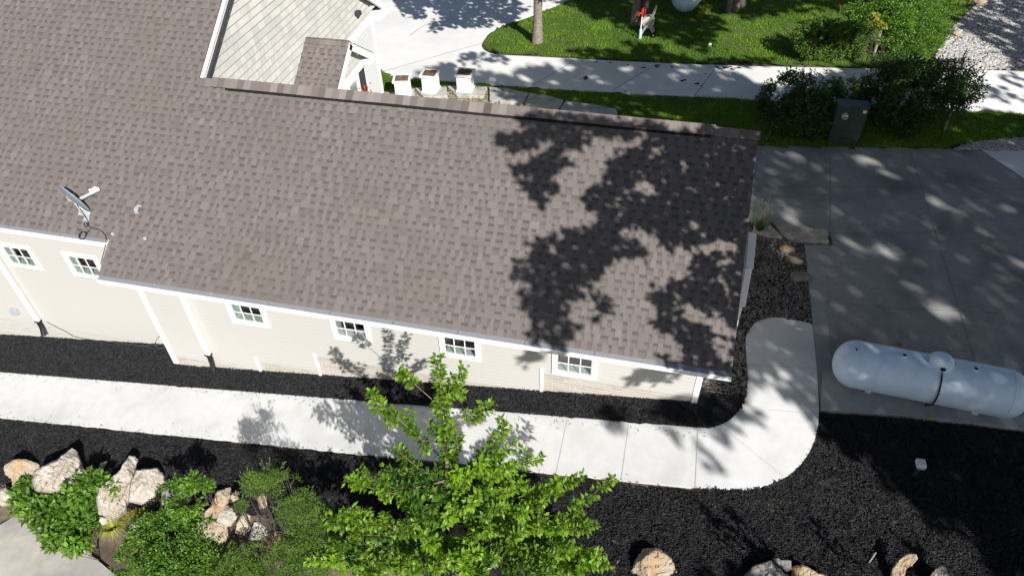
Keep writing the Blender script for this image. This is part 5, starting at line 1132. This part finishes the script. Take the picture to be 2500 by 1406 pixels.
c1.append(shade('roof', Z2([(1650, 720), (1750, 680), (1870, 675), (1950, 740), (2020, 800), (1960, 850), (1960, 920), (2090, 930), (2110, 790), (2190, 880), (2190, 1000), (2180, 1150), (1900, 1100), (1540, 1040), (1570, 970), (1760, 1000), (1850, 980), (1830, 900), (1750, 880), (1690, 800)]), E2([(1820, 810, 45, 34), (1980, 1020, 55, 48), (2110, 960, 60, 55)]), **R))
c1.append(shade('wall', Z2([(1250, 1160), (1350, 1095), (1400, 1050), (1660, 1050), (1620, 1150), (1500, 1190), (1480, 1150), (1350, 1170), (1320, 1215)]), **R)); c1.append(shade('wall', Z2([(330, 880), (530, 880), (500, 985), (460, 960), (340, 1030), (325, 990), (420, 920)]), **R))
G = dict(step=.06, tspan=2.2, rough=5, zmin=6.5)
c1.append(shade('g', [(1440, 985), (1500, 980), (1518, 1034), (1478, 1036), (1455, 1010)], **G)); c1.append(shade('g', [(1590, 955), (1700, 958), (1790, 975), (1828, 972), (1800, 1020), (1750, 1040), (1640, 1025), (1560, 990)], [(1650, 985, 30, 10), (1740, 1000, 30, 9)], **G))
for e in ((1763, 1073, 34, 10, 28), (1832, 1015, 20, 18), (1797, 1040, 20, 8, 50), (1715, 1098, 10, 20, -20), (1731, 1141, 19, 11, 50), (1640, 1058, 26, 8, 10)): c1.append(shade('g', ellpoly(e), **G))
c1.append(shade('g', [(1820, 790), (1985, 785), (1997, 960), (1995, 1060), (1965, 1005), (1935, 985), (1920, 955), (1880, 950), (1868, 915), (1838, 950), (1815, 960), (1720, 960), (1815, 700)], [(1875, 925, 9, 30, -20), (1912, 918, 10, 25, -20)], **G))
q_ = rng.random((2600, 1)); LN = np.where(q_ < .5, A_a+(B_a-A_a)*q_*2, B_a+(C_a-B_a)*(q_*2-1))+rng.normal(0, .13, (2600, 3)); t_ = np.maximum(tmin_out(LN), (6.5-LN[:, 2])/SUN[2])+rng.random(2600)*1.5
q2 = rng.random((2600, 1)) > .12; c1.append((LN+SUN*t_[:, None])[q2[:, 0]])
c2 = []
H8 = [(1930, 513, 28, 13, 15), (1940, 540, 32, 9, 15), (2062, 518, 20, 6, 25), (2078, 596, 34, 8, 22), (2157, 611, 42, 14, 22), (2193, 616, 22, 9, 30), (2285, 497, 26, 10, 15), (2335, 522, 26, 7, 20), (2365, 495, 22, 5, 15), (2458, 510, 22, 8, 15), (2484, 642, 28, 10, 20), (2449, 661, 22, 5, 15), (2042, 678, 22, 7, 28), (2085, 714, 18, 8, 30), (2225, 700, 26, 8, 20), (2263, 722, 22, 9, 25), (2290, 755, 36, 12, 22), (2335, 765, 30, 14, 22), (2036, 745, 22, 7, 35), (2160, 812, 26, 12, 25), (1937, 378, 24, 8, 25), (1892, 394, 20, 6, 15), (2001, 391, 18, 6, 10), (1991, 416, 18, 12), (2106, 388, 44, 10, 16), (2190, 403, 28, 5, 14), (2170, 425, 40, 5, 15), (1880, 415, 14, 8), (1930, 600, 18, 10, 20), (1925, 630, 30, 10, 25), (1895, 600, 24, 9, 30), (2180, 770, 16, 6, 20), (2400, 560, 20, 6, 15), (2310, 610, 20, 5, 15), (2420, 720, 26, 6, 15)]
c2.append(shade('g', [(1830, 352), (2700, 352), (2700, 1080), (2520, 1062), (2003, 1007), (1995, 900), (1990, 785), (1840, 785), (1812, 700), (1830, 560)], [(e[0], e[1], e[2]*1.0, e[3]*1.15, *e[4:]) for e in H8], step=.066, zmin=10.5, tspan=3, rough=3))
c2.append(shade('g', [(2001, 1005), (2700, 1070), (2700, 1430), (2440, 1430), (2400, 1320), (2385, 1255), (2290, 1295), (2268, 1270), (2240, 1215), (2160, 1185), (2125, 1105), (2060, 1090), (2000, 1052)], [(2340, 1180, 14, 5)], step=.06, zmin=4., tspan=3, rough=6))
c2.append(shade('g', [(1700, 1420), (1750, 1370), (1800, 1400), (1900, 1350), (2050, 1370), (2150, 1340), (2420, 1330), (2450, 1430), (1700, 1430)], step=.095, zmin=3., tspan=3, rough=6, cut=.53))
c5 = []
for e in ((1775, 1280, 105, 4, 40), (1740, 1262, 34, 10, 38), (1830, 1290, 110, 5, 42), (1800, 1262, 26, 8, 40), (1795, 1318, 100, 4, 36), (1740, 1300, 30, 6, 30), (1850, 1345, 50, 5, 44), (1990, 1300, 100, 4, 41), (2035, 1320, 90, 4, 43), (1985, 1272, 24, 7, 42), (2080, 1370, 30, 5, 42)): c5.append(shade('g', ellpoly(e), step=.035, tspan=.6, rough=3, cut=.25))
c3 = []
c3.append(shade('g', [(1010, 190), (1080, 162), (1110, 178), (1150, 182), (1200, 176), (1240, 184), (1280, 196), (1250, 182), (1290, 162), (1340, 168), (1400, 178), (1440, 172), (1370, 150), (1480, 146), (1700, 163), (1760, 172), (1840, 200), (1850, 250), (1600, 234), (1280, 214), (1130, 205)], [(1280, 192, 26, 9), (1345, 203, 24, 8), (1400, 172, 40, 7), (1455, 203, 20, 8, 15), (1510, 211, 20, 6, 15), (1520, 170, 34, 7, 15), (1450, 186, 22, 5, 15), (1560, 190, 24, 6, 15), (1650, 188, 34, 8, 15), (1770, 190, 40, 9, 18), (1815, 222, 26, 9, 15), (1740, 226, 40, 7), (1620, 206, 22, 6, 15), (1680, 176, 40, 6, 15), (1195, 196, 26, 8)], step=.085, zmin=9, tspan=3, rough=3))
for e in ((1150, 135, 26, 6), (1150, 148, 30, 7), (1215, 145, 24, 12), (1085, 165, 22, 9)): c3.append(shade('g', ellpoly(e), step=.13, zmin=5, tspan=2, rough=3))
c3.append(shade('g', [(1215, 208), (1280, 214), (1600, 236), (1850, 246), (2000, 255), (2350, 272), (2560, 285), (2560, 360), (1850, 358), (1480, 305), (1290, 262), (1215, 235)], [(1560, 268, 45, 8, 10), (1620, 283, 42, 9, 10), (1490, 262, 25, 5), (2210, 343, 60, 5), (1400, 256, 12, 4), (1300, 240, 22, 4), (1420, 278, 22, 4)], step=.10, zmin=5, tspan=3, rough=3))
c3.append(shade('g', [(1855, 190), (2100, 180), (2180, 130), (2400, 130), (2420, 320), (2300, 345), (1860, 345)], [(2020, 255, 32, 38), (2060, 205, 22, 16), (1890, 205, 16, 12), (2110, 240, 24, 16), (2295, 205, 34, 18), (2330, 250, 34, 26), (2250, 270, 34, 16), (2200, 240, 22, 16), (2150, 200, 16, 20), (2070, 262, 22, 6)], step=.10, z=-.7, zmin=5.5, tspan=3, rough=4))
c3.append(shade('g', [(2400, 0), (2600, -30), (2600, 172), (2468, 174), (2440, 132), (2380, 92), (2330, 66), (2350, 30)], [(2440, 92, 60, 5, 22), (2470, 60, 60, 4, 18), (2400, 30, 40, 5, 18)], step=.12, zmin=6, tspan=3, rough=4))
for e in ((2450, 238, 70, 10, 6), (2500, 200, 40, 8, 12), (2420, 222, 40, 5, 10)): c3.append(shade('g', ellpoly(e), step=.15, zmin=6, tspan=2))
c4 = []
c4.append(shade('g', [(1330, -60), (1378, 0), (1390, 14), (1436, 34), (1494, 53), (1548, 62), (1556, 80), (1600, 90), (1640, 96), (1700, 118), (1740, 122), (1705, 104), (1745, 96), (1735, 80), (1772, 66), (1765, 48), (1700, 36), (1780, 30), (1850, 40), (1900, 28), (1935, 30), (1960, 22), (2100, 16), (2140, 8), (2250, 0), (2250, -60)], [(1663, 20, 14, 10, 30), (1680, 8, 12, 8), (1640, 70, 8, 4), (1715, 25, 16, 9), (1790, 8, 16, 18), (1548, 6, 6, 12), (1600, 92, 30, 3), (1690, 78, 12, 3), (1960, 15, 40, 3)], step=.12, zmin=6, tspan=3, rough=3))
for e in ((1480, 134, 90, 9, 6), (1600, 143, 90, 9, 4), (1720, 152, 100, 6, 2), (1560, 116, 50, 7, 8), (1930, 112, 48, 16, 8), (1835, 150, 60, 6, 0)): c4.append(shade('g', ellpoly(e), step=.12, zmin=6, tspan=2, rough=3))
Z3 = lambda L: [(900+x/4.1667, y/4.1667) for x, y in L]
cA = [shade('g', Z3([(260, -300), (260, 0), (300, 60), (280, 140), (400, 130), (480, 200), (550, 170), (540, 80), (640, 90), (720, 140), (780, 200), (600, 260), (640, 320), (800, 270), (960, 300), (1060, 260), (1180, 290), (1230, 250), (1140, 190), (1400, 240), (1540, 200), (1440, 140), (1600, 90), (1480, 0), (1480, -300)]), step=.10, tfix=(7.5, 11.5), rough=5, cut=.22),
      shade('g', Z3([(1740, -200), (1740, 0), (1850, 40), (2000, 60), (2100, 0), (2100, -200)]), step=.15, zmin=3, tspan=2, rough=5, cut=.3)]
def bigtree(name, base, top, r0, pts, sz, lb, grp='tall shade trees around the house', bark='bark', nl=7, r1=None, lean=None):
    t = empty(name, base, label=lb, cat='tree', group=grp); base = np.array(base, float); top = np.array(top, float)
    b = MB()
    if len(pts):
        P = np.concatenate(pts)
    else: P = top+unit(600)*np.array([2, 2, 1.2])
    tw_ = MB(); T = np.linspace(0, 1, 10)[:, None]; C = base+(top-base)*T+np.c_[.06*np.sin(T[:, 0]*5), .05*np.cos(T[:, 0]*4), 0*T[:, 0]]
    rad = np.linspace(r0, (r1 or r0*.45), 10); rad[0] *= 1.35; C[0] -= [0, 0, .1]; tw_.tube(C, rad, 14)
    dd_ = np.linalg.norm(P-top, axis=1); k = np.argsort(dd_)[:max(nl*40, 1)]; k = rng.choice(k, min(nl, len(k)), replace=False)
    for i in k:
        a = C[rng.integers(6, 10)]; e = P[i]; mid = (a+e)/2+[0, 0, .35]; q = np.array([a, mid, e])
        if not inview(q, 30).any() and not inview(np.array([(a+mid)/2, (mid+e)/2]), 30).any(): tw_.tube([a, mid, e], [r0*.3, r0*.16, .02], 7)
    n_ = len(P); leaves(b, P, unit(n_)+[0, 0, -.1], sz*rng.uniform(.9, 1.5, n_), sz*rng.uniform(.8, 1.2, n_), rng.random(n_), .2, .8)
    b.build('crown', M['tall'], t); tw_.build('trunk', M[bark], t, smooth=True); return t
hgt = lambda x, y, z: (x, y, z)
g_ = lambda x, y: (x, y, float(gz(x, y)))
bigtree('shade_tree', g_(9.5, -4.2), (7.6, -5.2, 8), .26, c1, .15, 'tall tree out of frame to the right, shading the end of the roof')
bigtree('shade_tree', g_(12, -4.5), (11, -4, 6.5), .28, c2, .19, 'tall tree out of frame beyond the tank, shading the driveway')
bigtree('shade_tree', g_(13.5, 4.5), (12.5, 5, 8), .30, c3, .26, 'tall tree out of frame right, shading the bushes and far drive')
bigtree('shade_tree', g_(14.5, 14), (13, 13, 9), .30, c4, .30, 'tall tree out of frame right, shading the top of the lawn')
PQ = np.concatenate(c5); pc = PQ.mean(0); bigtree('tall_weed', g_(pc[0], pc[1]-1.2), pc-[0, .3, .4], .03, c5, .055, 'tall wispy plant out of frame below the bottom edge, throwing streaky shadows', grp=None)
# the trunks one sees beyond the far drive
PA = gpt(1311, 104); bigtree('lawn_tree', PA, PA+[-.15, .1, 7.0], .17, cA, .24, 'single grey trunk in the tip of the lawn by the far drive', grp=None, r1=.12)
def crown_above(P, n_=900, R=2.2, z=6.0):
    q = P+np.array([0, 0, z])+unit(n_)*R*rng.random((n_, 1))**.4; return [q[~inview(q, 40)]]
for (px, py, r_, lb, bk, dx) in ((1550, 62, .16, 'left trunk of the dark pair behind the hose reel', 'bark', -.2), (1566, 62, .15, 'right trunk of the dark pair behind the hose reel', 'dbark', .35), (1779, 30, .10, 'leftmost pale trunk of the cluster at the top', 'bark', -.2), (1794, 30, .11, 'middle pale trunk of the cluster at the top', 'bark', 0), (1806, 26, .14, 'right darker trunk of the cluster at the top', 'dbark', .3)):
    P = gpt(px, py); bigtree('woodland_tree', P, P+[dx, .2, 7], r_, crown_above(P), .26, lb, grp='trunks at the top of the photo', bark=bk, nl=6, r1=r_*.7)
